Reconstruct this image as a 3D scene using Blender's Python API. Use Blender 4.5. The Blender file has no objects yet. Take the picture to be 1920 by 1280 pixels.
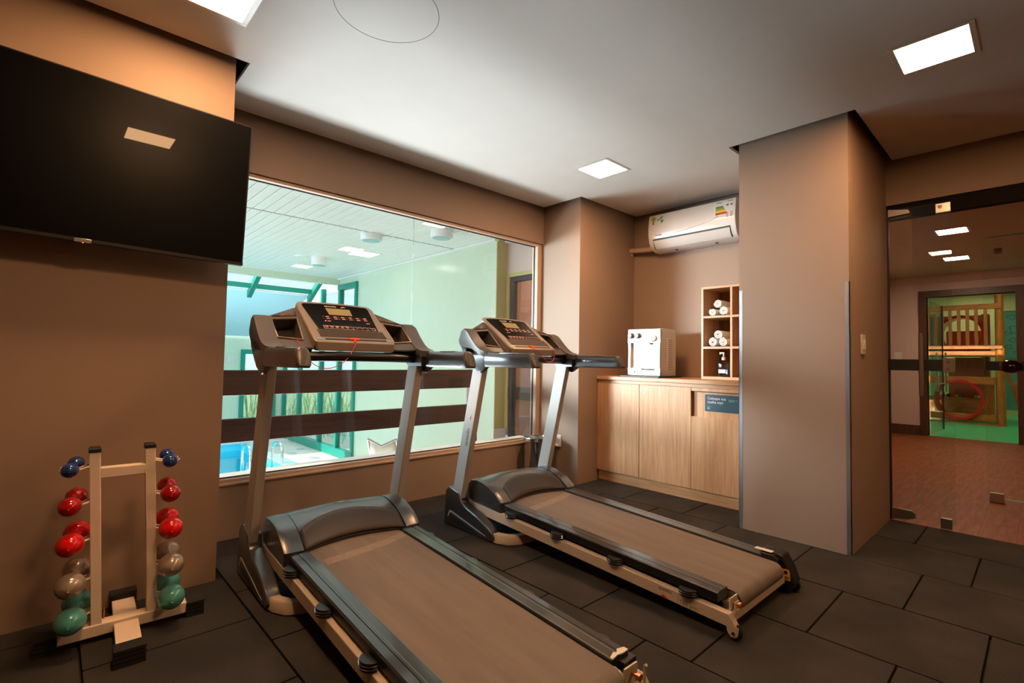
import bpy, bmesh, math, random
from mathutils import Vector, Matrix
random.seed(7)
PI = math.pi
scene = bpy.context.scene
C = scene.collection

# ------------------------------------------------------------------ camera
def make_camera():
    yaw, pitch, roll = math.radians(44.14086838), math.radians(2.2978625), math.radians(0.90324753)
    fw = Vector((math.sin(yaw)*math.cos(pitch), math.cos(yaw)*math.cos(pitch), math.sin(pitch)))
    r = Vector((math.cos(yaw), -math.sin(yaw), 0)); u = r.cross(fw)
    c, s = math.cos(roll), math.sin(roll)
    r2 = c*r + s*u; u2 = -s*r + c*u
    cam = bpy.data.cameras.new('camera')
    o = bpy.data.objects.new('camera', cam); C.objects.link(o)
    M = Matrix((r2, u2, -fw)).transposed().to_4x4(); M.translation = (0, 0, 1.08)
    o.matrix_world = M
    cam.sensor_width = 36; cam.lens = 932.0463/1920*36
    cam.shift_x = -(997.5725-960)/1920; cam.shift_y = (637.7768-640)/1920
    cam.clip_start = .02; cam.clip_end = 200
    scene.camera = o
make_camera()

# ------------------------------------------------------------------ world, daylight, exposure
SKY_STRENGTH = 1.6
DAY_POWER = 110.0
GYM_FILL = 46.0
CEILING_FILL = 110.0
SUN_POWER = 7.0
LAMP_STRENGTH = 110.0
LAMP_COLOR = (1.0, 0.55, 0.26)
world = bpy.data.worlds.new('overcast_sky'); scene.world = world; world.use_nodes = True
nt = world.node_tree; bg = nt.nodes['Background']
bg.inputs[0].default_value = (0.80, 0.93, 1.0, 1); bg.inputs[1].default_value = SKY_STRENGTH

def area(name, loc, target, sx, sy, power, color):
    l = bpy.data.lights.new(name, 'AREA'); l.shape = 'RECTANGLE'; l.size = sx; l.size_y = sy
    l.energy = power; l.color = color
    o = bpy.data.objects.new(name, l); C.objects.link(o); o.location = loc
    d = Vector(target)-Vector(loc); o.rotation_euler = d.to_track_quat('-Z', 'Y').to_euler()
    return o
# daylight through the long glazed side of the pool hall
area('pool_side_daylight', (-3.0, 7.4, 0.9), (3.0, 5.4, 0.7), 4.6, 2.6, DAY_POWER, (0.66, 0.88, 1.0))
# daylight through the sloping glass roof of the pool hall
area('pool_roof_daylight', (1.2, 10.3, 3.6), (1.6, 9.0, -0.8), 6.0, 1.6, 170.0, (0.80, 0.94, 1.0))
# added narrow area light inside the pool hall, aimed through the gym window
g_l = area('gym_window_fill', (-.7, 5.7, 1.75), (3.4, 2.85, 1.15), 1.3, .8, GYM_FILL, (0.80, 0.92, 1.0))
g_l.data.spread = math.radians(46)
# added upward light at deck level, brightening the gym ceiling through the window
d_l = area('gym_ceiling_fill', (1.7, 5.7, -.76), (2.0, 1.6, 2.45), 2.6, 1.3, CEILING_FILL, (0.90, 0.96, 1.0))
d_l.data.spread = math.radians(60)
# low sun entering along the glazed side of the pool hall
sun = bpy.data.lights.new('low_sun', 'SUN'); sun.energy = SUN_POWER; sun.angle = math.radians(.6); sun.color = (1.0, .95, .86)
so = bpy.data.objects.new('low_sun', sun); C.objects.link(so)
so.rotation_euler = Vector((1.0, -.10, -.49)).to_track_quat('-Z', 'Y').to_euler()

vs = scene.view_settings
vs.view_transform = 'Standard'; vs.look = 'None'; vs.gamma = 1.0; vs.use_curve_mapping = False
vs.exposure = 0.0
scene.cycles.max_bounces = 10; scene.cycles.transparent_max_bounces = 16
scene.cycles.sample_clamp_indirect = 6.0
scene.cycles.caustics_reflective = False; scene.cycles.caustics_refractive = False

# ------------------------------------------------------------------ materials
def lin(r, g, b):
    f = lambda v: (v/255/12.92 if v/255 <= .04045 else ((v/255+.055)/1.055)**2.4)
    return (f(r), f(g), f(b), 1)

def new_mat(name):
    m = bpy.data.materials.new(name); m.use_nodes = True
    return m, m.node_tree, m.node_tree.nodes['Principled BSDF']

def coords(nt, scale=(1, 1, 1), kind='Object'):
    tc = nt.nodes.new('ShaderNodeTexCoord'); mp = nt.nodes.new('ShaderNodeMapping')
    mp.inputs['Scale'].default_value = scale
    nt.links.new(tc.outputs[kind], mp.inputs['Vector']); return mp.outputs[0]

def mat(name, col, rough=.5, metal=0.0, vary=0.0, vscale=6.0, bump=0.0, bscale=150.0, spec=.5, coat=0.0, stretch=(1, 1, 1), ior=None):
    """plain procedural material: base colour with noise variation and fine bump"""
    m, nt, b = new_mat(name)
    b.inputs['Roughness'].default_value = rough; b.inputs['Metallic'].default_value = metal
    b.inputs['Specular IOR Level'].default_value = spec
    if ior: b.inputs['IOR'].default_value = ior
    if coat: b.inputs['Coat Weight'].default_value = coat; b.inputs['Coat Roughness'].default_value = .06
    vec = coords(nt, stretch)
    n = nt.nodes.new('ShaderNodeTexNoise'); n.inputs['Scale'].default_value = vscale; n.inputs['Detail'].default_value = 5
    nt.links.new(vec, n.inputs['Vector'])
    cr = nt.nodes.new('ShaderNodeValToRGB')
    k = max(vary, .015)
    cr.color_ramp.elements[0].position = .3; cr.color_ramp.elements[1].position = .7
    cr.color_ramp.elements[0].color = tuple(c*(1-k) for c in col[:3])+(1,)
    cr.color_ramp.elements[1].color = tuple(min(1, c*(1+k)) for c in col[:3])+(1,)
    nt.links.new(n.outputs['Fac'], cr.inputs[0]); nt.links.new(cr.outputs[0], b.inputs['Base Color'])
    if bump:
        n2 = nt.nodes.new('ShaderNodeTexNoise'); n2.inputs['Scale'].default_value = bscale; n2.inputs['Detail'].default_value = 3
        nt.links.new(vec, n2.inputs['Vector'])
        bp = nt.nodes.new('ShaderNodeBump'); bp.inputs['Strength'].default_value = bump; bp.inputs['Distance'].default_value = .002
        nt.links.new(n2.outputs['Fac'], bp.inputs['Height']); nt.links.new(bp.outputs[0], b.inputs['Normal'])
    return m

def wood(name, c1, c2, stretch, rough=.4, bump=.05, scale=5.0, spec=.5):
    m, nt, b = new_mat(name); vec = coords(nt, stretch)
    n = nt.nodes.new('ShaderNodeTexNoise'); n.inputs['Scale'].default_value = scale; n.inputs['Detail'].default_value = 8
    n.inputs['Roughness'].default_value = .62; n.inputs['Distortion'].default_value = .6
    nt.links.new(vec, n.inputs['Vector'])
    cr = nt.nodes.new('ShaderNodeValToRGB'); e = cr.color_ramp.elements
    e[0].position = .32; e[1].position = .68; e[0].color = c1; e[1].color = c2
    nt.links.new(n.outputs['Fac'], cr.inputs[0]); nt.links.new(cr.outputs[0], b.inputs['Base Color'])
    b.inputs['Roughness'].default_value = rough; b.inputs['Specular IOR Level'].default_value = spec
    bp = nt.nodes.new('ShaderNodeBump'); bp.inputs['Strength'].default_value = bump; bp.inputs['Distance'].default_value = .003
    nt.links.new(n.outputs['Fac'], bp.inputs['Height']); nt.links.new(bp.outputs[0], b.inputs['Normal'])
    return m

def rubber_granules(name, c1, c2, rough=.9, scale=420.0):
    m, nt, b = new_mat(name); vec = coords(nt, (1, 1, 1), 'Generated' if False else 'Object')
    v = nt.nodes.new('ShaderNodeTexNoise'); v.inputs['Scale'].default_value = scale; v.inputs['Detail'].default_value = 2
    n = nt.nodes.new('ShaderNodeTexNoise'); n.inputs['Scale'].default_value = 3; n.inputs['Detail'].default_value = 4
    nt.links.new(vec, v.inputs['Vector']); nt.links.new(vec, n.inputs['Vector'])
    cr = nt.nodes.new('ShaderNodeValToRGB'); e = cr.color_ramp.elements
    e[0].position = .35; e[1].position = .72; e[0].color = c1; e[1].color = c2
    mx = nt.nodes.new('ShaderNodeMath'); mx.operation = 'ADD'
    m2 = nt.nodes.new('ShaderNodeMath'); m2.operation = 'MULTIPLY_ADD'
    m2.inputs[1].default_value = .5; m2.inputs[2].default_value = -.25
    nt.links.new(n.outputs['Fac'], m2.inputs[0]); nt.links.new(v.outputs['Fac'], mx.inputs[0]); nt.links.new(m2.outputs[0], mx.inputs[1])
    nt.links.new(mx.outputs[0], cr.inputs[0]); nt.links.new(cr.outputs[0], b.inputs['Base Color'])
    b.inputs['Roughness'].default_value = rough; b.inputs['Specular IOR Level'].default_value = .35
    bp = nt.nodes.new('ShaderNodeBump'); bp.inputs['Strength'].default_value = .35; bp.inputs['Distance'].default_value = .002
    nt.links.new(v.outputs['Fac'], bp.inputs['Height']); nt.links.new(bp.outputs[0], b.inputs['Normal'])
    return m

def glass(name, tint=(1, 1, 1), ior=1.45, rough=0.0):
    m = bpy.data.materials.new(name); m.use_nodes = True; nt = m.node_tree
    nt.nodes.clear()
    out = nt.nodes.new('ShaderNodeOutputMaterial'); mix = nt.nodes.new('ShaderNodeMixShader')
    tr = nt.nodes.new('ShaderNodeBsdfTransparent'); gl = nt.nodes.new('ShaderNodeBsdfGlossy'); fr = nt.nodes.new('ShaderNodeFresnel')
    tr.inputs[0].default_value = (*tint, 1); gl.inputs['Roughness'].default_value = rough; 
    # a thin pane reflects alike from both faces: undo the node's own inversion on back faces
    ge = nt.nodes.new('ShaderNodeNewGeometry'); mi = nt.nodes.new('ShaderNodeMapRange')
    mi.inputs['To Min'].default_value = ior; mi.inputs['To Max'].default_value = 1/ior
    nt.links.new(ge.outputs['Backfacing'], mi.inputs['Value']); nt.links.new(mi.outputs[0], fr.inputs[0])
    nt.links.new(fr.outputs[0], mix.inputs[0]); nt.links.new(tr.outputs[0], mix.inputs[1]); nt.links.new(gl.outputs[0], mix.inputs[2])
    nt.links.new(mix.outputs[0], out.inputs[0])
    return m

def emit(name, col, strength):
    m = bpy.data.materials.new(name); m.use_nodes = True; nt = m.node_tree
    b = nt.nodes['Principled BSDF']; b.inputs['Base Color'].default_value = (.8, .8, .8, 1)
    b.inputs['Emission Color'].default_value = (*col, 1); b.inputs['Emission Strength'].default_value = strength
    return m

def ribbed(name, col, rough, axis, freq, strength=.4):
    m, nt, b = new_mat(name); vec = coords(nt)
    w = nt.nodes.new('ShaderNodeTexWave'); w.bands_direction = axis; w.inputs['Scale'].default_value = freq
    nt.links.new(vec, w.inputs['Vector'])
    bp = nt.nodes.new('ShaderNodeBump'); bp.inputs['Strength'].default_value = strength; bp.inputs['Distance'].default_value = .001
    nt.links.new(w.outputs['Fac'], bp.inputs['Height']); nt.links.new(bp.outputs[0], b.inputs['Normal'])
    b.inputs['Base Color'].default_value = col; b.inputs['Roughness'].default_value = rough
    return m

M = {}
M['wall'] = mat('taupe_wall_paint', lin(156, 132, 114), .62, vary=.02, vscale=2, bump=.10, bscale=260, spec=.35)
M['ceiling'] = mat('white_ceiling_paint', lin(214, 210, 204), .8, vary=.01, bump=.04, bscale=200)
M['cavity'] = mat('dark_ceiling_gap', lin(70, 64, 60), .9)
M['tile'] = rubber_granules('black_rubber_tile', lin(24, 23, 22), lin(68, 63, 60))
M['subfloor'] = mat('dark_subfloor', lin(18, 17, 17), .95)
M['alu'] = mat('brushed_aluminium', lin(190, 194, 200), .35, 1.0, vary=.05, stretch=(40, 40, 1))
M['frame_tan'] = mat('tan_window_frame', lin(190, 164, 142), .5)
M['frame_dark'] = mat('dark_window_gasket', lin(28, 27, 28), .5)
M['glass'] = glass('clear_glass', (.97, .99, .985))
M['glass_green'] = glass('greenish_glass', (.86, .95, .92))
M['chrome'] = mat('chrome', lin(225, 225, 225), .12, 1.0)
M['steel'] = mat('brushed_steel', lin(180, 176, 170), .3, 1.0, vary=.06, stretch=(60, 60, 1))
M['white_plastic'] = mat('white_plastic', lin(218, 213, 207), .3, coat=.3)
M['black_plastic'] = mat('black_plastic', lin(26, 26, 28), .35)
M['rubber'] = mat('black_rubber', lin(22, 21, 21), .7, bump=.1)
# treadmill
M['tm_dark'] = mat('satin_charcoal_plastic', lin(40, 40, 42), .36, bump=.02, bscale=500, coat=.8)
b_ = M['tm_dark'].node_tree.nodes['Principled BSDF']
b_.inputs['Coat Weight'].default_value = 1.0; b_.inputs['Coat Roughness'].default_value = .24; b_.inputs['Coat IOR'].default_value = 1.7
M['tm_shell'] = mat('satin_grey_plastic', lin(86, 82, 80), .36, bump=.04, bscale=600)
M['tm_bezel'] = mat('taupe_metallic_plastic', lin(150, 136, 124), .38, .25)
M['tm_post'] = mat('silver_painted_steel', lin(188, 182, 176), .48, .0)
M['tm_frame'] = mat('beige_painted_steel', lin(196, 180, 160), .42)
M['tm_belt'] = mat('worn_grey_running_belt', lin(122, 111, 104), .82, vary=.10, vscale=4, bump=.35, bscale=420, stretch=(6, .6, 1), spec=.3)
M['tm_rail'] = ribbed('ribbed_black_foot_rail', lin(40, 44, 45), .30, 'X', 60, .02)
for k_, v_ in (('Coat Weight', .7), ('Coat Roughness', .08)): M['tm_rail'].node_tree.nodes['Principled BSDF'].inputs[k_].default_value = v_
M['tm_line'] = mat('pale_rail_line', lin(92, 104, 104), .4)
M['tm_panel'] = mat('dark_brown_hood_panel', lin(58, 51, 48), .42, bump=.03, bscale=500)
M['tm_railside'] = mat('black_rail_side', lin(20, 20, 21), .4)
M['screen_glass'] = mat('black_gloss_display', lin(12, 14, 18), .12)
M['lcd'] = mat('olive_lcd', lin(150, 140, 92), .3)
M['print_pink'] = mat('salmon_print', lin(222, 150, 132), .6)
M['print_white'] = mat('white_print', lin(240, 232, 226), .6)
M['print_black'] = mat('black_print', lin(30, 28, 28), .6)
M['print_grey'] = mat('grey_print', lin(96, 94, 96), .6)
M['print_red'] = mat('red_print', lin(214, 24, 22), .5)
M['btn_red'] = mat('dusty_red_button', lin(176, 104, 96), .5)
M['btn_dark'] = mat('dark_red_button', lin(104, 60, 58), .5)
M['orange'] = mat('orange_safety_key', lin(255, 84, 24), .4)
M['cord'] = mat('red_orange_cord', lin(214, 50, 30), .5)
M['rib'] = mat('brown_ribbed_plastic', lin(92, 78, 68), .45)
M['rim'] = mat('bronze_rim', lin(190, 160, 134), .28, .7)
M['yellow'] = mat('yellow_warning_sticker', lin(240, 180, 20), .5)
M['copper'] = mat('coppery_bolt', lin(196, 130, 90), .3, .9)
# dumbbells
M['db_frame'] = mat('cream_powder_coat', lin(236, 218, 198), .45, vary=.03, bump=.05)
M['db_blue'] = mat('glossy_navy_vinyl', lin(30, 58, 122), .16, coat=.4)
M['db_red1'] = mat('glossy_crimson_vinyl', lin(176, 10, 20), .16, coat=.4)
M['db_red2'] = mat('glossy_scarlet_vinyl', lin(226, 14, 16), .16, coat=.4)
M['db_grey'] = mat('glossy_pewter_vinyl', lin(176, 160, 144), .2, .35, coat=.4)
M['db_teal'] = mat('glossy_teal_vinyl', lin(86, 166, 160), .2, .1, coat=.4)
# cabinet
M['oak'] = wood('light_oak_vertical', lin(186, 138, 96), lin(214, 170, 126), (9, 9, .55), .34)
M['oak_h'] = wood('light_oak_horizontal', lin(180, 132, 88), lin(214, 168, 122), (9, .5, 9), .34)
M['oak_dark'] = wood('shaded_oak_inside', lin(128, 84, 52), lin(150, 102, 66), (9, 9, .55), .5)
M['sign_teal'] = mat('petrol_blue_sign', lin(24, 62, 78), .5)
M['sign_mint'] = mat('mint_print', lin(150, 205, 190), .6)
M['towel'] = mat('white_terry', lin(236, 230, 224), .95, vary=.03, bump=.8, bscale=300)
M['towel_tag'] = mat('tan_towel_end', lin(176, 150, 130), .9)
M['clear_plastic'] = glass('clear_bottle_plastic', (.90, .92, .94), 1.4, .05)
M['gel'] = glass('clear_gel', (.74, .80, .84), 1.38, .08)
M['tv_screen'] = mat('black_tv_screen', lin(8, 8, 9), .30, spec=.10)
b_ = M['tv_screen'].node_tree.nodes['Principled BSDF']
b_.inputs['Coat Weight'].default_value = 1.0; b_.inputs['Coat Roughness'].default_value = .015; b_.inputs['Coat IOR'].default_value = 1.16
M['tv_bezel'] = mat('dark_tv_bezel', lin(40, 38, 38), .35, .4)
M['led_red'] = emit('red_standby_led', (1, .1, .05), 6)
M['lamp'] = emit('warm_ceiling_panel', LAMP_COLOR, LAMP_STRENGTH)
M['lamp_hall'] = emit('warm_hall_panel', (1.0, .66, .42), 110)
M['lamp_pool'] = emit('pool_ceiling_panel', (1.0, .93, .84), 6)
M['lamp_play'] = emit('playroom_panel', (1.0, .86, .55), 19)
# pool hall
M['pool_green'] = mat('pale_green_gloss_paint', lin(212, 226, 204), .17, bump=.12, bscale=40)
M['pool_olive'] = mat('olive_yellow_paint', lin(186, 172, 112), .5)
M['pool_white'] = mat('white_pvc_slat', lin(236, 240, 238), .35)
M['slat_gap'] = mat('grey_slat_backing', lin(150, 160, 162), .7)
M['teal_metal'] = mat('teal_painted_metal', lin(10, 140, 124), .35)
M['blind'] = mat('pale_blue_roof_blind', lin(168, 208, 222), .7)
m_, nt_, b_ = new_mat('translucent_roof_blind'); b_.inputs['Base Color'].default_value = lin(214, 232, 238); b_.inputs['Roughness'].default_value = .8
tl_ = nt_.nodes.new('ShaderNodeBsdfTranslucent'); tl_.inputs[0].default_value = lin(206, 234, 240)
mx_ = nt_.nodes.new('ShaderNodeMixShader'); mx_.inputs[0].default_value = .6
nt_.links.new(b_.outputs[0], mx_.inputs[1]); nt_.links.new(tl_.outputs[0], mx_.inputs[2]); nt_.links.new(mx_.outputs[0], nt_.nodes['Material Output'].inputs[0])
M['blind'] = m_
M['joint'] = mat('glass_edge', lin(112, 134, 130), .5)
M['seam'] = mat('worn_belt_seam', lin(140, 124, 114), .85, vary=.12, vscale=30)
M['deck'] = mat('pale_stone_deck', lin(226, 214, 206), .5, vary=.05, vscale=3)
M['coping'] = mat('pale_blue_coping', lin(170, 220, 238), .4)
M['pool_tile'] = mat('turquoise_pool_tile', lin(96, 226, 246), .3, vary=.05)
M['water'] = glass('pool_water', (.74, .97, 1.0), 1.33)
M['mosaic'] = mat('blue_grey_mosaic', lin(176, 180, 184), .5, vary=.4, vscale=60)
M['board'] = wood('dark_brown_rail_board', lin(58, 36, 30), lin(82, 54, 46), (.5, 9, 9), .45)
M['pink_wall'] = mat('brick_pink_paint', lin(178, 130, 112), .6)
M['brown_band'] = mat('dark_brown_band', lin(84, 58, 52), .5)
M['foliage'] = mat('reed_green', lin(164, 186, 142), .7, vary=.3, vscale=8)
M['ground'] = mat('garden_ground', lin(150, 160, 130), .9, vary=.2)
M['sling'] = mat('white_mesh_sling', lin(224, 222, 206), .7)
M['lamp_grey'] = mat('frosted_lamp_glass', lin(150, 196, 200), .3)
# hall and playroom
M['hall_wall'] = mat('dusty_rose_wall', lin(204, 182, 174), .6)
M['hall_ceiling'] = mat('hall_ceiling_paint', lin(196, 172, 150), .7)
M['hall_plank'] = wood('reddish_brown_vinyl_plank', lin(104, 50, 16), lin(150, 82, 30), (.6, 7, 7), .5, .05, 5.0, .22)
M['dark_wood'] = wood('dark_walnut_trim', lin(58, 32, 22), lin(88, 52, 36), (8, 8, .6), .4)
M['header'] = mat('dark_brown_header', lin(26, 20, 17), .75, spec=.15)
M['black_strip'] = mat('black_door_strip', lin(18, 22, 22), .5)
M['knob'] = mat('dark_maroon_knob', lin(30, 8, 12), .12, coat=.5)
M['play_floor'] = mat('green_play_floor', lin(80, 214, 150), .3, vary=.06)
M['play_teal'] = mat('teal_play_wall', lin(70, 140, 134), .6)
M['play_cream'] = mat('cream_play_wall', lin(196, 196, 150), .6)
M['play_wood'] = wood('honey_pine', lin(150, 80, 18), lin(194, 114, 34), (8, 1, 8), .45)
M['play_woodv'] = wood('honey_pine_vertical', lin(150, 80, 18), lin(198, 118, 34), (8, 8, 1), .45)
M['play_orange'] = wood('orange_wood_panel', lin(150, 58, 12), lin(182, 80, 22), (8, 8, 1), .45)
M['tube_red'] = mat('red_translucent_tube', lin(206, 26, 20), .25)
M['b_red'] = mat('red_ball', lin(220, 40, 30), .3); M['b_green'] = mat('green_ball', lin(20, 170, 90), .3)
M['b_yellow'] = mat('yellow_ball', lin(240, 190, 30), .3); M['b_pink'] = mat('pink_ball', lin(210, 60, 120), .3)
M['b_navy'] = mat('navy_ball', lin(30, 40, 70), .3); M['b_white'] = mat('white_ball', lin(220, 220, 220), .3)
M['eff_green'] = mat('label_green', lin(60, 150, 70), .6); M['eff_yellow'] = mat('label_yellow', lin(232, 190, 50), .6)
M['eff_red'] = mat('label_red', lin(205, 60, 40), .6); M['eff_lime'] = mat('label_olive', lin(150, 160, 60), .6)
M['label_white'] = mat('label_white', lin(222, 218, 216), .5)
M['print_faint'] = mat('faint_brown_print', lin(140, 116, 98), .6)

# ------------------------------------------------------------------ geometry helpers
class MB:
    def __init__(self): self.bm = bmesh.new()
    def box(self, x0, x1, y0, y1, z0, z1):
        v = [self.bm.verts.new(p) for p in ((x0, y0, z0), (x1, y0, z0), (x1, y1, z0), (x0, y1, z0), (x0, y0, z1), (x1, y0, z1), (x1, y1, z1), (x0, y1, z1))]
        for f in ((3, 2, 1, 0), (4, 5, 6, 7), (0, 1, 5, 4), (1, 2, 6, 5), (2, 3, 7, 6), (3, 0, 4, 7)): self.bm.faces.new([v[i] for i in f])
        return self
    def prism(self, pts, axis, a, b):
        def P(p, t): return {'x': (t, p[0], p[1]), 'y': (p[0], t, p[1]), 'z': (p[0], p[1], t)}[axis]
        A = [self.bm.verts.new(P(p, a)) for p in pts]; B = [self.bm.verts.new(P(p, b)) for p in pts]
        n = len(pts)
        self.bm.faces.new(A); self.bm.faces.new(B[::-1])
        for i in range(n): self.bm.faces.new((A[i], B[i], B[(i+1) % n], A[(i+1) % n]))
        return self
    def loft(self, rings, cap=True, closed=True):
        R = [[self.bm.verts.new(p) for p in r] for r in rings]
        n = len(R[0])
        for i in range(len(R)-1):
            for j in range(n if closed else n-1):
                self.bm.faces.new((R[i][j], R[i][(j+1) % n], R[i+1][(j+1) % n], R[i+1][j]))
        if cap and closed:
            self.bm.faces.new(R[0][::-1]); self.bm.faces.new(R[-1])
        return self
    def tube(self, pts, r, n=8, closed=False, cap=True):
        pts = [Vector(p) for p in pts]; N = len(pts)
        rr = r if isinstance(r, (list, tuple)) else [r]*N
        rings = []; up = None
        for i, p in enumerate(pts):
            if closed: t = pts[(i+1) % N]-pts[i-1]
            else: t = pts[min(i+1, N-1)]-pts[max(i-1, 0)]
            t.normalize()
            if up is None:
                up = Vector((0, 0, 1)) if abs(t.z) < .9 else Vector((1, 0, 0))
            s = t.cross(up); s.normalize(); up = s.cross(t); up.normalize()
            rings.append([p+rr[i]*(math.cos(2*PI*k/n)*s+math.sin(2*PI*k/n)*up) for k in range(n)])
        if closed: rings.append(rings[0])
        self.loft(rings, cap=cap and not closed)
        if closed: bmesh.ops.remove_doubles(self.bm, verts=self.bm.verts, dist=1e-6)
        return self
    def lathe(self, prof, c=(0, 0, 0), axis='z', n=24, sx=1.0, sy=1.0):
        """prof: (radius, height) pairs"""
        c = Vector(c); rings = []
        for r, h in prof:
            ring = []
            for k in range(n):
                a = 2*PI*k/n; p, q = r*math.cos(a)*sx, r*math.sin(a)*sy
                ring.append(c+Vector({'z': (p, q, h), 'x': (h, p, q), 'y': (q, h, p)}[axis]))
            rings.append(ring)
        self.loft(rings); return self
    def ball(self, c, rx, ry, rz, n=20, m=12):
        prof = [(max(1e-4, math.sin(PI*i/m)), -math.cos(PI*i/m)) for i in range(m+1)]
        rings = [[(c[0]+rx*r*math.cos(2*PI*k/n), c[1]+ry*r*math.sin(2*PI*k/n), c[2]+rz*h) for k in range(n)] for r, h in prof]
        self.loft(rings); return self
    def quad(self, a, b, c, d): self.bm.faces.new([self.bm.verts.new(p) for p in (a, b, c, d)]); return self
    def poly(self, pts): self.bm.faces.new([self.bm.verts.new(p) for p in pts]); return self

def finish(mb, name, m, bevel=0.0, smooth=35, seg=2, solid=0.0):
    bm = mb.bm; bmesh.ops.recalc_face_normals(bm, faces=bm.faces)
    me = bpy.data.meshes.new(name); bm.to_mesh(me); bm.free()
    if m: me.materials.append(m)
    if smooth:
        for p in me.polygons: p.use_smooth = True
        me.set_sharp_from_angle(angle=math.radians(smooth))
    return me
def obj(name, mb, m, parent=None, bevel=0.0, smooth=35, seg=2, label=None, solid=0.0, kind=None):
    me = mb if isinstance(mb, bpy.types.Mesh) else finish(mb, name, m, smooth=smooth)
    o = bpy.data.objects.new(name, me); C.objects.link(o)
    if parent: o.parent = parent
    if solid:
        s = o.modifiers.new('solid', 'SOLIDIFY'); s.thickness = solid; s.offset = 0
    if bevel:
        b = o.modifiers.new('bevel', 'BEVEL'); b.width = bevel; b.segments = seg; b.limit_method = 'ANGLE'; b.angle_limit = math.radians(40)
    if label: o['label'] = label
    if kind: o['kind'] = kind
    return o
def struct(name, mb, m, **k): return obj(name, mb, m, kind='structure', **k)
def thing(name, label, cat, loc=(0, 0, 0), rotz=0.0, group=None):
    o = bpy.data.objects.new(name, None); C.objects.link(o); o.location = loc; o.rotation_euler = (0, 0, rotz)
    o.empty_display_size = .1
    return tag(o, label, cat, group)
def tag(o, label, cat, group=None):
    o['label'] = label; o['category'] = cat
    if group: o['group'] = group
    return o
def kids(o): return [c for c in bpy.data.objects if c.parent == o]
def dup(root, loc=None, rotz=None, label=None, cat=None, group=None, skip=()):
    def rec(o, parent):
        c = o.copy(); C.objects.link(c); c.parent = parent
        for k in kids(o):
            if k.name.split('.')[0] in skip: continue
            rec(k, c)
        return c
    r = rec(root, None)
    if loc is not None: r.location = loc
    if rotz is not None: r.rotation_euler = (0, 0, rotz)
    if label: r['label'] = label
    if group: r['group'] = group
    return r
def text_mesh(body, size, ex=.0004, align='LEFT', spacing=1.0):
    cu = bpy.data.curves.new('lettering', 'FONT'); cu.body = body; cu.size = size; cu.extrude = ex; cu.align_x = align
    cu.space_character = spacing; cu.resolution_u = 3
    o = bpy.data.objects.new('lettering', cu); C.objects.link(o)
    bpy.context.view_layer.update()
    dg = bpy.context.evaluated_depsgraph_get()
    me = bpy.data.meshes.new_from_object(o.evaluated_get(dg))
    bpy.data.objects.remove(o); bpy.data.curves.remove(cu)
    return me
def basis(origin, right, up):
    r = Vector(right).normalized(); u = Vector(up).normalized(); n = r.cross(u).normalized(); u = n.cross(r)
    m = Matrix((r, u, n)).transposed().to_4x4(); m.translation = Vector(origin); return m
def lettering(name, body, size, origin, right, up, m, parent, align='LEFT', spacing=1.0):
    me = text_mesh(body, size, align=align, spacing=spacing); me.materials.clear(); me.materials.append(m)
    o = bpy.data.objects.new(name, me); C.objects.link(o); o.parent = parent
    o.matrix_local = basis(origin, right, up); return o
def decal(name, pts, origin, right, up, m, parent, ex=.0005):
    """flat print: polygons given in local 2-D, laid on a plane"""
    mb = MB()
    for pl in pts: mb.prism(pl, 'z', 0, ex)
    o = obj(name, mb, m, parent, smooth=0); o.matrix_local = basis(origin, right, up); return o
def rect(x0, x1, y0, y1): return [(x0, y0), (x1, y0), (x1, y1), (x0, y1)]
def disc(cx, cy, rx, ry=None, n=14):
    ry = ry or rx
    return [(cx+rx*math.cos(2*PI*k/n), cy+ry*math.sin(2*PI*k/n)) for k in range(n)]

# ================================================================== SETTING: gym shell
ZC, ZT = 2.545, 2.66
struct('wall_left', MB().box(-2.2, .617, 2.80, 3.48, -.02, ZT), M['wall'])
struct('wall_front', MB().box(.617, 3.40, 3.365, 3.48, -.02, .325).box(.617, 3.40, 3.365, 3.48, 2.205, ZT), M['wall'])
struct('wall_front_corner', MB().box(3.40, 4.40, 2.90, 3.48, -.02, ZT), M['wall'])
struct('wall_right', MB().box(4.25, 4.40, 1.42, 2.90, -.02, ZT), M['wall'])
struct('pillar', MB().box(3.31, 4.41, .78, 1.42, -.02, ZT), M['wall'])
struct('wall_right_header', MB().box(4.31, 4.41, -1.05, .78, 2.235, ZT).box(4.31, 4.41, -2.7, -1.05, -.02, ZT), M['wall'])
struct('wall_back', MB().box(-2.2, 4.41, -2.7, -2.6, -.02, ZT), M['wall'])
struct('wall_left_rear', MB().box(-2.2, -2.1, -2.6, 2.8, -.02, ZT), M['wall'])
g = .05
outline = [(-2.1+g, 2.80-g), (.617+g, 2.80-g), (.617+g, 3.365-g), (3.40-g, 3.365-g), (3.40-g, 2.90-g), (4.25-g, 2.90-g), (4.25-g, 1.42+g),
           (3.31-g, 1.42+g), (3.31-g, .78-g), (4.31-g, .78-g), (4.31-g, -2.6+g), (-2.1+g, -2.6+g)]
struct('ceiling', MB().prism(outline, 'z', ZC, ZC+.02), M['ceiling'])
struct('ceiling_cavity', MB().box(-2.2, 4.41, -2.7, 3.48, ZT, ZT+.04), M['cavity'])
# round inspection hatch cut line in the ceiling
mb = MB(); hx, hy, hr = .968, 1.905, .214
mb.tube([(hx+hr*math.cos(2*PI*k/64), hy+hr*math.sin(2*PI*k/64), ZC) for k in range(64)], .0011, 6, closed=True)
tag(obj('ceiling_hatch', mb, M['cavity']), 'round hatch outline in the white ceiling near its top edge', 'hatch')

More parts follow.
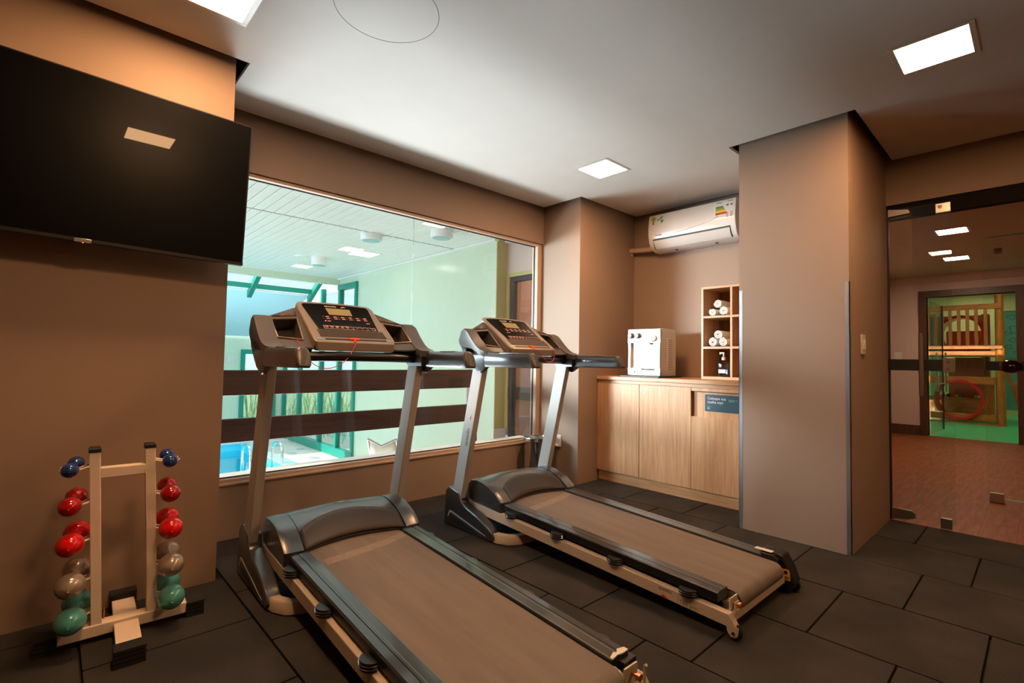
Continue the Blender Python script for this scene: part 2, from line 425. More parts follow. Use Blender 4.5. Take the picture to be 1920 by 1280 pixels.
# rubber floor: subfloor slab with one object per tile
fl = struct('floor', MB().box(-2.2, 4.31, -2.7, 3.48, -.06, -.018), M['subfloor'])
TW, TL = .53, .52
tile_meshes = {}
def tile(x0, x1, y0, y1):
    x0, x1, y0, y1 = x0+.0045, x1-.0045, y0+.0045, y1-.0045
    w, l = round(x1-x0, 4), round(y1-y0, 4)
    if w < .03 or l < .03: return
    if (w, l) not in tile_meshes:
        tile_meshes[(w, l)] = finish(MB().prism([(-w/2+.004, -l/2), (w/2-.004, -l/2), (w/2, -l/2+.004), (w/2, l/2-.004), (w/2-.004, l/2), (-w/2+.004, l/2), (-w/2, l/2-.004), (-w/2, -l/2+.004)], 'z', -.018, 0), 'floor_tile', M['tile'], smooth=0)
    o = obj('floor_tile', tile_meshes[(w, l)], None, fl); o.location = ((x0+x1)/2, (y0+y1)/2, random.uniform(-.0012, 0))
rows = {-4: .3, -3: .1, -2: .2, -1: .05, 0: 2.30, 1: 2.07, 2: 1.62, 3: .91, 4: .69, 5: .458, 6: .27, 7: .05}
for k, off in rows.items():
    xa = .12+.53*k; xb = xa+.53
    if k == 7: xb = 4.31
    y = off % TL - TL*6
    while y < 3.4:
        lo, hi = max(y, -2.6), y+TL
        # stay inside the room outline
        top = 2.80 if xb <= .68 else (3.365 if xb < 3.45 else (2.9 if xa < 4.2 else 2.9))
        hi = min(hi, top)
        if k == 7:
            xe = xb
            if lo < .78 < hi: hi = .78
            if lo >= .78 and hi <= 1.42: y += TL; continue
            if lo >= .78: xe = 4.25
            if hi > lo: tile(xa, xe, lo, hi)
        elif hi > lo: tile(xa, xb, lo, hi)
        y += TL

# aluminium corner guards on the pillar
struct('trim_1', MB().box(3.3085, 3.3115, .7785, .802, 0, 1.567).box(3.3085, 3.332, .7785, .7815, 0, 1.567), M['alu'])
struct('trim_2', MB().box(3.3085, 3.3115, 1.398, 1.4215, 0, 1.567).box(3.3085, 3.332, 1.4185, 1.4215, 0, 1.567), M['alu'])

# window to the pool hall
w1 = thing('window_1', 'wide interior window onto the pool', 'window'); 
for k in ('label', 'category'): del w1[k]
w1['kind'] = 'structure'
x0, x1, z0, z1, yg = .70, 3.345, .345, 2.182, 3.43
mb = MB().box(.617, 3.40, 3.385, 3.46, .325, z0).box(.617, 3.40, 3.385, 3.46, z1, 2.205).box(x1, 3.40, 3.385, 3.46, z0, z1)
obj('window_frame', mb, M['frame_tan'], w1, bevel=.003)
mb = MB().box(.617, x0+.03, 3.40, 3.46, z0, z1).box(x0, x1, yg-.004, yg+.01, z0, z0+.006).box(x0, x1, yg-.004, yg+.01, z1-.006, z1).box(x1-.006, x1, yg-.004, yg+.01, z0, z1)
obj('window_gasket', mb, M['frame_dark'], w1)
obj('pane', MB().box(x0, 2.016, yg, yg+.008, z0, z1), M['glass'], w1)
obj('pane', MB().box(2.020, x1, yg, yg+.008, z0, z1), M['glass'], w1)
obj('pane_joint', MB().box(2.0172, 2.0188, yg+.001, yg+.007, z0, z1), M['joint'], w1)
obj('sill_cap', MB().box(.617, 3.40, 3.357, 3.39, .312, .327), M['frame_tan'], w1, bevel=.004)
obj('outer_sill', MB().box(.5, 3.4, 3.47, 3.66, .28, .33), M['deck'], w1, bevel=.004)

# recessed square ceiling lights
def ceiling_light(label, x, y, z=ZC, s=.262, lamp='lamp', name='ceiling_light', group=None):
    t = thing(name, label, 'light', (x, y, z), group=group)
    h = s/2; f = h+.022
    mb = MB()
    for a in (rect(-f, f, -f, -h), rect(-f, f, h, f), rect(-f, -h, -h, h), rect(h, f, -h, h)): mb.prism(a, 'z', -.004, 0)
    obj('light_frame', mb, M['white_plastic'], t, bevel=.001)
    obj('diffuser', MB().box(-h, h, -h, h, -.003, -.0005), M[lamp], t, smooth=0)
    return t
ceiling_light('square warm ceiling light cut by the top edge above the television', .42, 2.30)
ceiling_light('square warm ceiling light before the air conditioner niche', 2.975, 2.322)
ceiling_light('square warm ceiling light at upper right above the pillar', 2.89, .331)
ceiling_light('square warm ceiling light outside the frame mirrored in the television', .45, .88)
ceiling_light('unseen square warm ceiling light added behind the viewpoint on the right', 2.89, -1.5)  # lamp added out of view for more light in the room

# ================================================================== SETTING: pool hall
ZP, ZD = 2.60, -.80
# deck with the pool cut out
deck = struct('floor_pool_deck', MB().box(-3.2, 6.2, 3.48, 8.85, ZD-.2, ZD).box(-3.2, 6.2, 12.05, 12.6, ZD-.2, ZD).box(3.16, 6.2, 8.85, 12.05, ZD-.2, ZD), M['deck'])
for (a, b, r) in ((3.55, 11.3, .09), (3.45, 10.2, .10), (3.75, 10.6, .08), (3.62, 9.5, .10), (3.3, 8.6, .12)):
    obj('mosaic_inlay', MB().prism(disc(a, b, r, r, 18), 'z', ZD, ZD+.003), M['mosaic'], deck, smooth=0)
pool = thing('swimming_pool', 'turquoise indoor swimming pool seen low through the window', 'pool', (0, 10.4, ZD))
mb = MB().box(-3.0, 3.0, -1.4, 1.5, -1.3, -1.25).box(-3.05, -3.0, -1.5, 1.6, -1.3, 0).box(2.98, 3.03, -1.5, 1.6, -1.3, 0).box(-3.0, 2.98, 1.5, 1.55, -1.3, 0).box(-3.0, 2.98, -1.45, -1.4, -1.3, 0)
obj('basin', mb, M['pool_tile'], pool)
mb = MB().box(2.96, 3.16, -1.55, 1.65, .0, .035).box(-3.05, 2.96, 1.48, 1.65, .0, .035).box(-3.05, 2.96, -1.55, -1.4, .0, .035)
obj('coping', mb, M['coping'], pool, bevel=.01)
obj('steps', MB().box(2.45, 2.98, -.5, .1, -1.25, -.28).box(2.2, 2.45, -.5, .1, -1.25, -.55), M['coping'], pool)
obj('water', MB().box(-3.0, 2.98, -1.4, 1.5, -.13, -.125), M['water'], pool)
# right long wall: glossy green, glazed at its far end
struct('wall_pool_right', MB().box(4.0, 4.16, 4.79, 8.69, ZD, ZP).box(4.0, 4.16, 8.69, 9.52, 2.47, ZP), M['pool_green'])
struct('wall_pool_return', MB().box(4.0, 4.17, 4.775, 4.79, .22, ZP).box(4.16, 4.17, 4.72, 4.79, .22, 2.18), M['pool_olive'])
struct('baseboard_pool', MB().box(3.985, 4.18, 4.765, 4.80, ZD, .22), M['deck'])
struct('wall_pool_door_lintel', MB().box(4.17, 4.30, 3.48, 4.79, 2.18, ZP), M['hall_wall'])
struct('trim_3', MB().box(4.16, 4.20, 3.48, 4.72, 2.13, 2.18), M['pool_olive'])
mb = MB()
struct('trim_4', MB().box(4.0-.05, 4.02, 4.77, 9.5, ZP-.03, ZP+.0).box(4.12, 4.2, 3.48, 4.77, ZP-.03, ZP), M['pool_white'])
# platform beside the window, level with the gym
struct('floor_platform', MB().box(2.95, 6.2, 3.48, 4.765, -.12, 0).box(2.95, 3.05, 3.48, 4.765, ZD, -.12), M['deck'])
# sliding glass door and what lies behind it
d2 = thing('door_2', 'x', 'door'); 
for k in ('label', 'category'): del d2[k]
d2['kind'] = 'structure'
obj('door_frame', MB().box(4.18, 4.25, 4.66, 4.72, 0, 2.13).box(4.18, 4.25, 3.48, 4.66, 2.07, 2.13).box(4.18, 4.25, 3.48, 4.66, 0, .06), M['frame_dark'], d2)
obj('pane', MB().box(4.205, 4.213, 3.48, 4.66, .06, 2.07), M['glass'], d2)
struct('wall_corridor', MB().box(5.3, 5.4, 3.4, 6.2, -.12, 2.6).box(4.3, 5.3, 6.1, 6.2, -.12, 2.6), M['pink_wall'])
struct('trim_5', MB().box(5.285, 5.3, 3.4, 6.1, .46, .66), M['brown_band'])
struct('ceiling_corridor', MB().box(4.17, 5.4, 3.4, 6.2, 2.6, 2.65), M['ceiling'])
ceiling_light('unseen light panel added to brighten the side corridor beyond the sliding door', 4.75, 4.9, 2.6, .26, 'lamp_hall', 'corridor_fill')  # added panel, out of view, to brighten the corridor wall
tag(obj('wall_notice', MB().box(5.282, 5.298, 4.62, 5.02, .72, 1.05), M['label_white']), 'pale paper notice on the pink wall behind the sliding door', 'notice')
tag(obj('bench_cushion', MB().box(5.0, 5.27, 4.5, 5.1, .0, .45), M['db_blue'], bevel=.02), 'blue padded bench against the pink corridor wall', 'bench')
# slatted PVC ceiling: one object per slat
pc = struct('ceiling_pool', MB().box(-3.2, 4.6, 3.48, 9.52, ZP+.014, ZP+.05), M['slat_gap'])
struct('trim_10', MB().box(-3.2, 3.95, 5.655, 5.685, ZP+.010, ZP+.014), M['frame_dark'])
slat = {}
for y0, y1 in ((3.49, 5.655), (5.685, 9.47)):
    me = finish(MB().prism([(-.043, 0), (.043, 0), (.046, .004), (.046, .0135), (-.046, .0135), (-.046, .004)], 'y', y0, y1), 'ceiling_slat', M['pool_white'], smooth=0)
    for k in range(48):
        x = -.2+.1*k
        if x > 3.94 and y0 > 5: break
        if x > 4.1: break
        o = obj('ceiling_slat', me, None, pc); o.location = (x, 0, ZP)
struct('trim_6', MB().box(-3.2, 3.95, 9.47, 9.5, ZP-.005, ZP+.02), M['pool_white'])
struct('beam_pool', MB().box(-3.2, 4.0, 9.5, 9.6, 2.475, ZP), M['pool_green'])
# glass roof falling to the far wall
def zr(y): return 3.20+(1.52-3.20)*(y-9.5)/(12.44-9.5)
roof = thing('roof_glazing', 'sloping glass roof with teal rafters above the far end of the pool', 'roof')
for k, x in enumerate((-1.8, -.65, .5, 1.65, 2.8, 3.95)):
    mb = MB().prism([(9.6, zr(9.6)), (10.95, zr(10.95)), (10.95, zr(10.95)-.14), (9.6, zr(9.6)-.14)], 'x', x-.04, x+.04)
    obj('rafter', mb, M['teal_metal'], roof)
obj('purlin', MB().box(-3.2, 4.0, 10.70, 10.78, zr(10.74)-.09, zr(10.74)), M['teal_metal'], roof)
for x in (-1.8, -.65, .5, 1.65, 2.8):
    mb = MB().prism([(9.6, zr(9.6)+.01), (10.74, zr(10.74)+.01), (10.74, zr(10.74)+.018), (9.6, zr(9.6)+.018)], 'x', x+.04, x+1.11)
    obj('pane', mb, M['glass_green'], roof)
pl = lambda x, y: (x, y, zr(y)+.005)
obj('roof_blind', MB().poly([pl(-3.2, 10.95), pl(3.98, 10.95), pl(3.19, 12.44), pl(-3.2, 12.44)]), M['blind'], roof, solid=.02)
mb = MB()
for k in range(4): mb.box(-3.2, 3.98, 10.78+.045*k, 10.815+.045*k, zr(10.78+.045*k)-.01, zr(10.78+.045*k)+.01)
obj('ribbed_strip', mb, M['pool_white'], roof)
# far wall with glazed doors
struct('wall_pool_end', MB().box(-3.2, 2.20, 12.5, 12.6, ZD, 1.53).box(2.66, 3.07, 12.5, 12.6, ZD, 1.53).box(3.82, 4.02, 12.5, 12.6, ZD, 1.53).box(2.2, 2.66, 12.5, 12.6, 1.22, 1.53).box(3.07, 3.82, 12.5, 12.6, 1.22, 1.53), M['pool_green'])
def framed_door(name, xa, xb):
    d = thing(name, 'x', 'door')
    for k in ('label', 'category'): del d[k]
    d['kind'] = 'structure'
    obj('door_frame', MB().box(xa, xa+.09, 12.46, 12.56, ZD, 1.22).box(xb-.09, xb, 12.46, 12.56, ZD, 1.22).box(xa+.09, xb-.09, 12.46, 12.56, 1.12, 1.22).box(xa+.09, xb-.09, 12.46, 12.56, ZD, ZD+.14), M['teal_metal'], d)
    obj('pane', MB().box(xa+.09, xb-.09, 12.50, 12.51, ZD+.14, 1.12), M['glass_green'], d)
framed_door('door_3', 3.07, 3.82); framed_door('door_4', 1.9, 2.69)
tag(obj('wall_notice', MB().box(2.80, 2.94, 12.48, 12.5, .93, 1.06), M['label_white']), 'small white panel on the far green wall between the teal doors', 'notice')
# glazed right side
w2 = thing('window_2', 'x', 'window')
for k in ('label', 'category'): del w2[k]
w2['kind'] = 'structure'
ys = (8.69, 9.40, 10.27, 11.45, 12.44)
for y in ys:
    obj('mullion', MB().box(3.96, 4.05, y, y+.075, ZD, min(2.47, zr(y)-.02)), M['teal_metal'], w2)
mb = MB().box(3.953, 4.058, 8.695, 12.49, ZD+.003, ZD+.16).box(3.965, 4.042, 8.76, 12.44, 1.02, 1.08)
obj('transom', mb, M['teal_metal'], w2)
obj('top_rail', MB().box(3.953, 4.058, 8.695, 9.495, 2.37, 2.465), M['teal_metal'], w2)
for a, b in zip(ys[:-1], ys[1:]):
    zt = min(2.37, zr(b)-.02)
    obj('pane', MB().box(4.0, 4.008, a+.075, b, ZD+.16, 1.02), M['glass_green'], w2)
    obj('pane', MB().box(4.0, 4.008, a+.075, b, 1.08, zt), M['glass_green'], w2)
# garden outside
struct('ground_garden', MB().box(-12, 20, 12.6, 40, ZD-.25, ZD-.05).box(6.2, 20, 6, 12.6, ZD-.25, ZD-.05), M['ground'])
mb = MB(); rnd = random.Random(3)
for k in range(800):
    if k < 480: x, y = rnd.uniform(4.5, 6.5), rnd.uniform(8.6, 13.5)
    else: x, y = rnd.uniform(1.5, 5.5), rnd.uniform(13.0, 14.2)
    h = rnd.uniform(.5, 1.5); a = rnd.uniform(0, 6.28); w = .012
    dx, dy = math.cos(a)*w, math.sin(a)*w; lx, ly = rnd.uniform(-.35, .35), rnd.uniform(-.35, .35)
    b = ZD-.06
    mb.poly([(x-dx, y-dy, b), (x+dx, y+dy, b), (x+dx*.8+lx*.4, y+dy*.8+ly*.4, b+h*.65), (x+lx, y+ly, b+h), (x-dx*.8+lx*.4, y-dy*.8+ly*.4, b+h*.65)])
o = obj('reed_planting', mb, M['foliage'], smooth=0); tag(o, 'pale green reeds growing outside the teal framed glazing', 'plants'); o['kind'] = 'stuff'
fn = thing('garden_fence', 'pale grey slatted fence beyond the reeds outside the pool hall', 'fence', (7.0, 11, ZD))
for k in range(30):
    o = obj('slat', finish(MB().box(-.015, .015, -.12, .12, -.05, 2.1), 'slat', M['pool_white'], smooth=0) if k == 0 else sl_me, None, fn); sl_me = o.data
    o.location = (0, -4.6+.29*k, 0)
# guard rail outside the window
gr = thing('guard_rail', 'dark brown two board guard rail just outside the window', 'railing', (1.8, 3.7, ZD))
obj('board', MB().box(-1.08, 1.03, -.02, .02, .82-ZD, .985-ZD), M['board'], gr, bevel=.004)
obj('board', MB().box(-1.08, 1.03, -.02, .02, .515-ZD, .668-ZD), M['board'], gr, bevel=.004)
for x in (-1.05, 1.07): obj('post', MB().box(x-.04, x+.04, .02, .09, 0, 1.785), M['board'], gr, bevel=.004)
# pool hall ceiling fittings
def drum(label, x, y, r=.13, h=.10):
    t = thing('drum_light', label, 'light', (x, y, ZP))
    obj('housing', MB().lathe([(.001, 0), (r, 0), (r, -h*.9), (r*.96, -h), (r*.82, -h), (r*.82, -h+.008), (.001, -h+.008)], n=28), M['pool_white'], t)
    obj('lens', MB().lathe([(.001, -h+.006), (r*.80, -h+.006), (r*.78, -h-.004), (.001, -h-.008)], n=28), M['lamp_grey'], t)
drum('round surface light nearest the window joint on the slatted ceiling', 3.27, 4.93)
drum('round surface light on the joint line of the slatted ceiling', 2.80, 5.76, h=.08)
drum('farthest round surface light on the slatted ceiling beside the vent disc', 2.92, 7.72, r=.118, h=.12)
tag(obj('vent_disc', MB().lathe([(.001, 0), (.105, 0), (.095, -.018), (.001, -.022)], (2.69, 7.80, ZP), n=24), M['pool_white']), 'flat round vent beside the farthest surface light', 'vent')
ceiling_light('lit square panel in the slatted pool ceiling', 3.26, 6.93, ZP, .34, 'lamp_pool', 'panel_light')
# pool rails
def handrail(label, x):
    mb = MB(); pts = [(x, 9.28, ZD-.45)]
    pts += [(x, 9.28, ZD+.15)]
    for k in range(9):
        a = PI*k/8; pts.append((x, 9.04+.24*math.cos(a), ZD+.30+.10*math.sin(a)*1.4))
    pts += [(x, 8.80, ZD)]
    mb.tube(pts, .021, 10); tag(obj('pool_handrail', mb, M['chrome']), label, 'handrail')
handrail('curved steel pool handrail left of the treadmill upright', 2.36)
handrail('curved steel pool handrail right of the treadmill upright', 2.83)
# lounger and round table
lg = thing('sun_lounger', 'white mesh pool chair with its back against the sunlit wall', 'lounger', (3.40, 6.15, ZD), 2.4)
lg.scale = (.62, 1, 1)
mb = MB()
for s in (-.28, .28):
    mb.tube([(s, -.35, 0), (s, -.3, .36), (s, .3, .34), (s, .62, .88)], .016, 8); mb.tube([(s, .2, .35), (s, .45, 0)], .016, 8)
mb.tube([(-.28, .62, .88), (0, .64, .80), (.28, .62, .88)], .016, 8); mb.tube([(-.28, -.3, .36), (.28, -.3, .36)], .016, 8)
obj('frame', mb, M['steel'], lg)
mb = MB(); rings = []
for (y, z) in ((-.3, .355), (0, .33), (.3, .33), (.46, .58), (.61, .86)):
    rings.append([(s*.27, y, z-.04*(1-abs(s)**2)-(.03 if y > .5 else 0)*(1-abs(s))) for s in (-1, -.5, 0, .5, 1)])
mb.loft(rings, closed=False); obj('sling', mb, M['sling'], lg, solid=.006)
rt = thing('round_table', 'round white table with a dark rim just outside the window', 'table', (2.60, 4.90, ZD))
obj('table_top', MB().lathe([(.001, .70), (.60, .70), (.61, .715), (.60, .725), (.001, .725)], n=48), M['white_plastic'], rt)
obj('rim', MB().tube([(.612*math.cos(2*PI*k/48), .612*math.sin(2*PI*k/48), .716) for k in range(48)], .009, 6, closed=True), M['frame_dark'], rt)
obj('pedestal', MB().lathe([(.25, 0), (.25, .02), (.04, .06), (.035, .70), (.001, .70)], n=20), M['white_plastic'], rt)

# ================================================================== SETTING: hall and playroom beyond the glass doors
XH = 9.9
fh = struct('floor_hall', MB().box(4.31, XH+.05, -2.7, 1.8, -.06, -.016), M['subfloor'])
pk = {}
for r in range(22):
    ya = -2.2+.18*r; off = (r*.43) % 1.2; x = 4.31-off
    while x < XH:
        a, b = max(x, 4.312), min(x+1.2, XH+.04)
        if b-a > .05 and ya > -1.6:
            key = round(b-a, 3)
            if key not in pk: pk[key] = finish(MB().box(-key/2+.0005, key/2-.0005, -.0895, .0895, -.016, -.001), 'floor_plank', M['hall_plank'], smooth=0)
            o = obj('floor_plank', pk[key], None, fh); o.location = ((a+b)/2, ya+.09, 0)
        x += 1.2
struct('wall_hall_left', MB().box(4.41, XH, 1.76, 1.86, 0, 2.6), M['hall_wall'])
struct('wall_hall_right', MB().box(4.41, XH, -2.7, -2.6, 0, 2.6), M['hall_wall'])
struct('ceiling_hall', MB().box(4.41, XH, -2.7, 1.86, 2.50, 2.55), M['hall_ceiling'])
DY0, DY1, DZ = .27, 1.28, 2.17
struct('wall_hall_end', MB().box(XH, XH+.12, DY1, 1.86, 0, 2.6).box(XH, XH+.12, -2.7, DY0, 0, 2.6).box(XH, XH+.12, DY0, DY1, DZ, 2.6), M['hall_wall'])
struct('cornice_hall', MB().prism([(XH, 2.5), (XH-.10, 2.5), (XH-.09, 2.47), (XH-.03, 2.41), (XH, 2.38)], 'y', -2.6, 1.76), M['hall_wall'])
struct('baseboard_hall', MB().box(XH-.02, XH, DY1+.1, 1.76, 0, .15).box(XH-.02, XH, -2.6, DY0-.1, 0, .15), M['dark_wood'])
struct('trim_7', MB().box(XH-.03, XH+.15, DY1, DY1+.095, 0, DZ+.095).box(XH-.03, XH+.15, DY0-.095, DY0, 0, DZ+.095).box(XH-.03, XH+.15, DY0, DY1, DZ, DZ+.095), M['dark_wood'])
struct('trim_8', MB().box(9.2, 9.26, 1.70, 1.76, 0, 2.35), M['dark_wood'])
ceiling_light('nearer square light in the hall ceiling seen through the glass door', 6.73, .648, 2.5, .24, 'lamp_hall', 'hall_light')
ceiling_light('farther square light in the hall ceiling seen through the glass door', 8.46, .777, 2.5, .24, 'lamp_hall', 'hall_light')
tag(obj('switch_plate', MB().box(XH-.012, XH, 1.60, 1.70, 1.18, 1.31), M['label_white'], bevel=.003), 'pale square switch plate on the rose hall wall', 'switch')
# gym glass door
struct('trim_9', MB().box(4.325, 4.395, -1.05, .78, 2.135, 2.235), M['header'])
d1 = thing('door_1', 'x', 'door')
for k in ('label', 'category'): del d1[k]
d1['kind'] = 'structure'
xd = 4.312
obj('pane', MB().box(xd, xd+.01, .42, .768, .035, 2.20), M['glass'], d1)
obj('top_hinge', MB().prism([(.768, 2.205), (.65, 2.185), (.642, 2.17), (.642, 2.155), (.768, 2.150)], 'x', xd-.008, xd+.018), M['steel'], d1, bevel=.002)
obj('bottom_hinge', MB().prism([(.768, .012), (.768, .085), (.65, .085), (.635, .07), (.635, .035), (.68, .02)], 'x', xd-.008, xd+.018), M['steel'], d1, bevel=.002)
obj('top_lock', MB().box(xd-.010, xd+.02, .418, .50, 2.125, 2.19), M['steel'], d1, bevel=.003)
mb = MB().lathe([(.001, -.016), (.012, -.016), (.013, -.009), (.001, -.009)], (xd, .475, 2.165), 'x', 14); obj('lock_cylinder', mb, M['chrome'], d1)
obj('floor_lock', MB().box(xd-.010, xd+.02, .44, .50, .008, .075), M['steel'], d1, bevel=.003)
obj('lock_box', MB().prism([(.410, 1.142), (.468, 1.142), (.475, 1.135), (.475, 1.05), (.468, 1.042), (.410, 1.042)], 'x', xd-.014, xd+.02), M['steel'], d1, bevel=.003)
for z in (1.112, 1.066): obj('screw', MB().lathe([(.001, -.019), (.009, -.018), (.009, -.012), (.001, -.012)], (xd, .447, z), 'x', 12), M['chrome'], d1)
obj('safety_strip', MB().box(xd-.0015, xd, .475, .812, 1.05, 1.128), M['black_strip'], d1)
obj('handle', MB().tube([(xd-.055, .583, .878), (xd-.055, .583, 1.307)], .014, 14).tube([(xd-.055, .583, .95), (xd, .583, .95)], .006, 8).tube([(xd-.055, .583, 1.24), (xd, .583, 1.24)], .006, 8), M['steel'], d1)
obj('door_seal', MB().box(xd+.01, xd+.03, .768, .779, 0, 2.2), M['frame_dark'], d1)
# second glass leaf standing further down the hall
lf = thing('glass_leaf', 'second frameless glass door leaf farther into the hall with a dark round knob', 'glass door', (5.5, 0, 0))
obj('pane', MB().box(-.005, .005, -.60, .34, .03, 2.15), M['glass'], lf)
obj('edge_strip', MB().box(-.006, .006, -.60, .335, 2.143, 2.15), M['coping'], lf); obj('edge_strip', MB().box(-.006, .006, -.60, .335, .03, .037), M['coping'], lf)
obj('safety_strip', MB().box(-.0075, -.0055, -.60, .335, 1.056, 1.13), M['black_strip'], lf)
obj('floor_clip', MB().box(-.02, .02, .24, .325, .0, .075), M['steel'], lf, bevel=.004)
obj('knob', MB().lathe([(.001, -.115), (.035, -.108), (.062, -.085), (.072, -.058), (.062, -.032), (.034, -.016), (.02, -.005), (.001, -.005)], (0, .185, 1.090), 'x', 28, .98, .74), M['knob'], lf)
obj('top_clip', MB().box(-.012, .012, .22, .27, 2.0, 2.05), M['steel'], lf, bevel=.004)
# playroom
struct('floor_playroom', MB().box(XH+.05, 16, -1.5, 3.2, -.05, 0), M['play_floor'])
pw = struct('wall_play_end', MB().box(15.5, 15.6, -1.5, 3.2, 0, 2.75), M['play_teal'])
struct('wall_play_side', MB().box(XH+.12, 15.5, 3.1, 3.2, 0, 2.75).box(XH+.12, 15.5, -1.5, -1.4, 0, 2.75), M['play_cream'])
struct('ceiling_playroom', MB().box(XH+.12, 15.5, -1.5, 3.2, 2.75, 2.8), M['play_cream'])
struct('partition_play', MB().box(15.3, 15.4, .75, 3.1, 0, 2.75), M['play_cream'])
struct('baseboard_play', MB().box(15.47, 15.5, -1.4, .75, 0, .13).box(15.45, 15.5, -1.4, .75, 2.36, 2.75), M['play_cream'])
rnd = random.Random(11)
for (yy, zz, r) in ((.50, 2.22, .07), (.44, 1.94, .10), (.56, 1.86, .05), (.48, 1.70, .06), (.55, 1.55, .06), (.47, 1.22, .09), (.45, 1.02, .05), (.42, 1.43, .05)):
    pts = []
    for k in range(15):
        a = 2*PI*k/12; q = r*(1+.28*math.sin(3*a+zz*9)+rnd.uniform(-.12, .12))
        pts.append((15.495, yy+q*math.cos(a), zz+.7*q*math.sin(a)))
    obj('wall_scribble', MB().tube(pts, .004, 5), M['print_black'], pw)
ceiling_light('lit panel on the playroom ceiling hidden above the doorway', 11.5, .3, 2.75, .5, 'lamp_play', 'playroom_light')
ceiling_light('second lit panel on the playroom ceiling beyond the doorway', 14.3, 1.0, 2.75, .5, 'lamp_play', 'playroom_light')
pd = thing('playroom_door', 'glass playroom door standing open with paired steel pull bars', 'glass door', (XH+.1, 1.26, 0), math.radians(-3))
obj('pane', MB().box(.05, .95, -.006, .006, .02, 2.12), M['glass_green'], pd)
obj('edge_profile', MB().box(.945, .96, -.012, .012, .02, 2.12), M['header'], pd)
for s in (-.06, .06):
    obj('pull_bar', MB().tube([(.84, s, .66), (.84, s, 1.32)], .014, 10).tube([(.84, s, .80), (.84, 0, .80)], .008, 8).tube([(.84, s, 1.18), (.84, 0, 1.18)], .008, 8), M['steel'], pd)
XP = 12.7
tw = thing('play_tower', 'honey pine play tower with a log post and balustrade in the playroom', 'playground', (XP, .57, 0))
Y = lambda y: y-.57
obj('log_post', MB().lathe([(.072, 0), (.07, .5), (.067, 1.2), (.064, 2.0), (.062, 2.7), (.001, 2.7)], (0, 0, 0), n=18), M['play_woodv'], tw)
obj('top_rail', MB().box(-.09, -.04, Y(.535), Y(2.2), 2.18, 2.28), M['play_wood'], tw, bevel=.006)
obj('deck_rail', MB().box(-.09, -.04, Y(.53), Y(2.2), 1.425, 1.50), M['play_wood'], tw, bevel=.006)
obj('cross_board', MB().box(-.06, -.02, Y(.63), Y(2.2), 1.295, 1.385), M['play_wood'], tw, bevel=.005)
obj('cross_board', MB().box(-.06, -.02, Y(.63), Y(2.2), .76, .90), M['play_wood'], tw, bevel=.005)
obj('cross_board', MB().box(-.06, -.02, Y(.63), Y(2.2), .07, .19), M['play_wood'], tw, bevel=.005)
obj('ground_bar', MB().box(-.12, -.06, Y(.5), Y(1.65), 0, .03), M['play_wood'], tw)
me = finish(MB().box(-.018, .018, -.026, .026, 1.50, 2.18), 'baluster', M['play_woodv'], smooth=0)
for y in (1.60, 1.50, 1.395, 1.271, 1.142, 1.016, .889, .757):
    o = obj('baluster', me, None, tw); o.location = (-.065, Y(y), 0)
obj('deck', MB().box(-.02, 1.5, Y(.62), Y(2.2), 1.30, 1.36), M['play_wood'], tw)
obj('log_post', MB().lathe([(.07, 0), (.064, 2.0), (.062, 2.2), (.001, 2.2)], (1.4, Y(.85), 0), n=16), M['play_woodv'], tw)
obj('log_post', MB().lathe([(.07, 0), (.064, 2.0), (.062, 2.7), (.001, 2.7)], (0, Y(2.2), 0), n=16), M['play_woodv'], tw)
obj('back_panel', MB().box(1.0, 1.04, Y(.86), Y(1.42), .0, 1.28).box(.985, 1.0, Y(.93), Y(1.30), .62, .66).box(.985, 1.0, Y(.93), Y(1.30), 1.0, 1.04).box(.985, 1.0, Y(.90), Y(.93), .3, 1.04).box(.985, 1.0, Y(1.30), Y(1.33), .3, 1.04), M['play_orange'], tw)
bm = bmesh.new(); n = 32; cy, cz, rr = Y(1.19), 1.75, .335
for xx in (.60, .63):
    inner = [bm.verts.new((xx, cy+rr*math.cos(2*PI*k/n), cz+rr*math.sin(2*PI*k/n))) for k in range(n)]
    outer = []
    for k in range(n):
        c, q = math.cos(2*PI*k/n), math.sin(2*PI*k/n); m_ = max(abs(c), abs(q))
        outer.append(bm.verts.new((xx, cy+(.50 if c > 0 else .46)*c/m_, cz+.37*q/m_)))
    for k in range(n): bm.faces.new((inner[k], inner[(k+1) % n], outer[(k+1) % n], outer[k]))
mb = MB(); mb.bm.free(); mb.bm = bm
obj('tunnel_panel', mb, M['play_orange'], tw, smooth=0)
obj('small_house', MB().box(1.55, 1.6, Y(.92), Y(1.50), 1.36, 1.86).box(1.54, 1.55, Y(1.0), Y(1.12), 1.5, 1.7).box(1.54, 1.55, Y(1.25), Y(1.38), 1.5, 1.7), M['play_orange'], tw)
obj('side_panel', MB().box(.1, .14, Y(.66), Y(.80), .19, .76), M['play_woodv'], tw)
def tunnel(label, x, y, z, ry, rz, ln, q):
    t = tw; x, y = x-XP, y-.57
    mb = MB(); ro = []; n = 40
    ring = lambda xx, k: [(x+xx, y+ry*k*math.cos(2*PI*i/n), z+rz*k*math.sin(2*PI*i/n)) for i in range(n)]
    mb.loft([ring(0, q), ring(0, 1), ring(.05, 1), ring(.05, .96), ring(ln, .96), ring(ln, .92), ring(.05, .92), ring(.05, q), ring(0, q)], cap=False)
    obj('play_tunnel', mb, M['tube_red'], t, label=label)
tunnel('lower red play tunnel opening above the green floor', XP-.15, 1.165, .455, .37, .385, .5, .88)
tunnel('upper red play tunnel behind the balusters', 13.2, 1.19, 1.75, .36, .38, .8, .93)
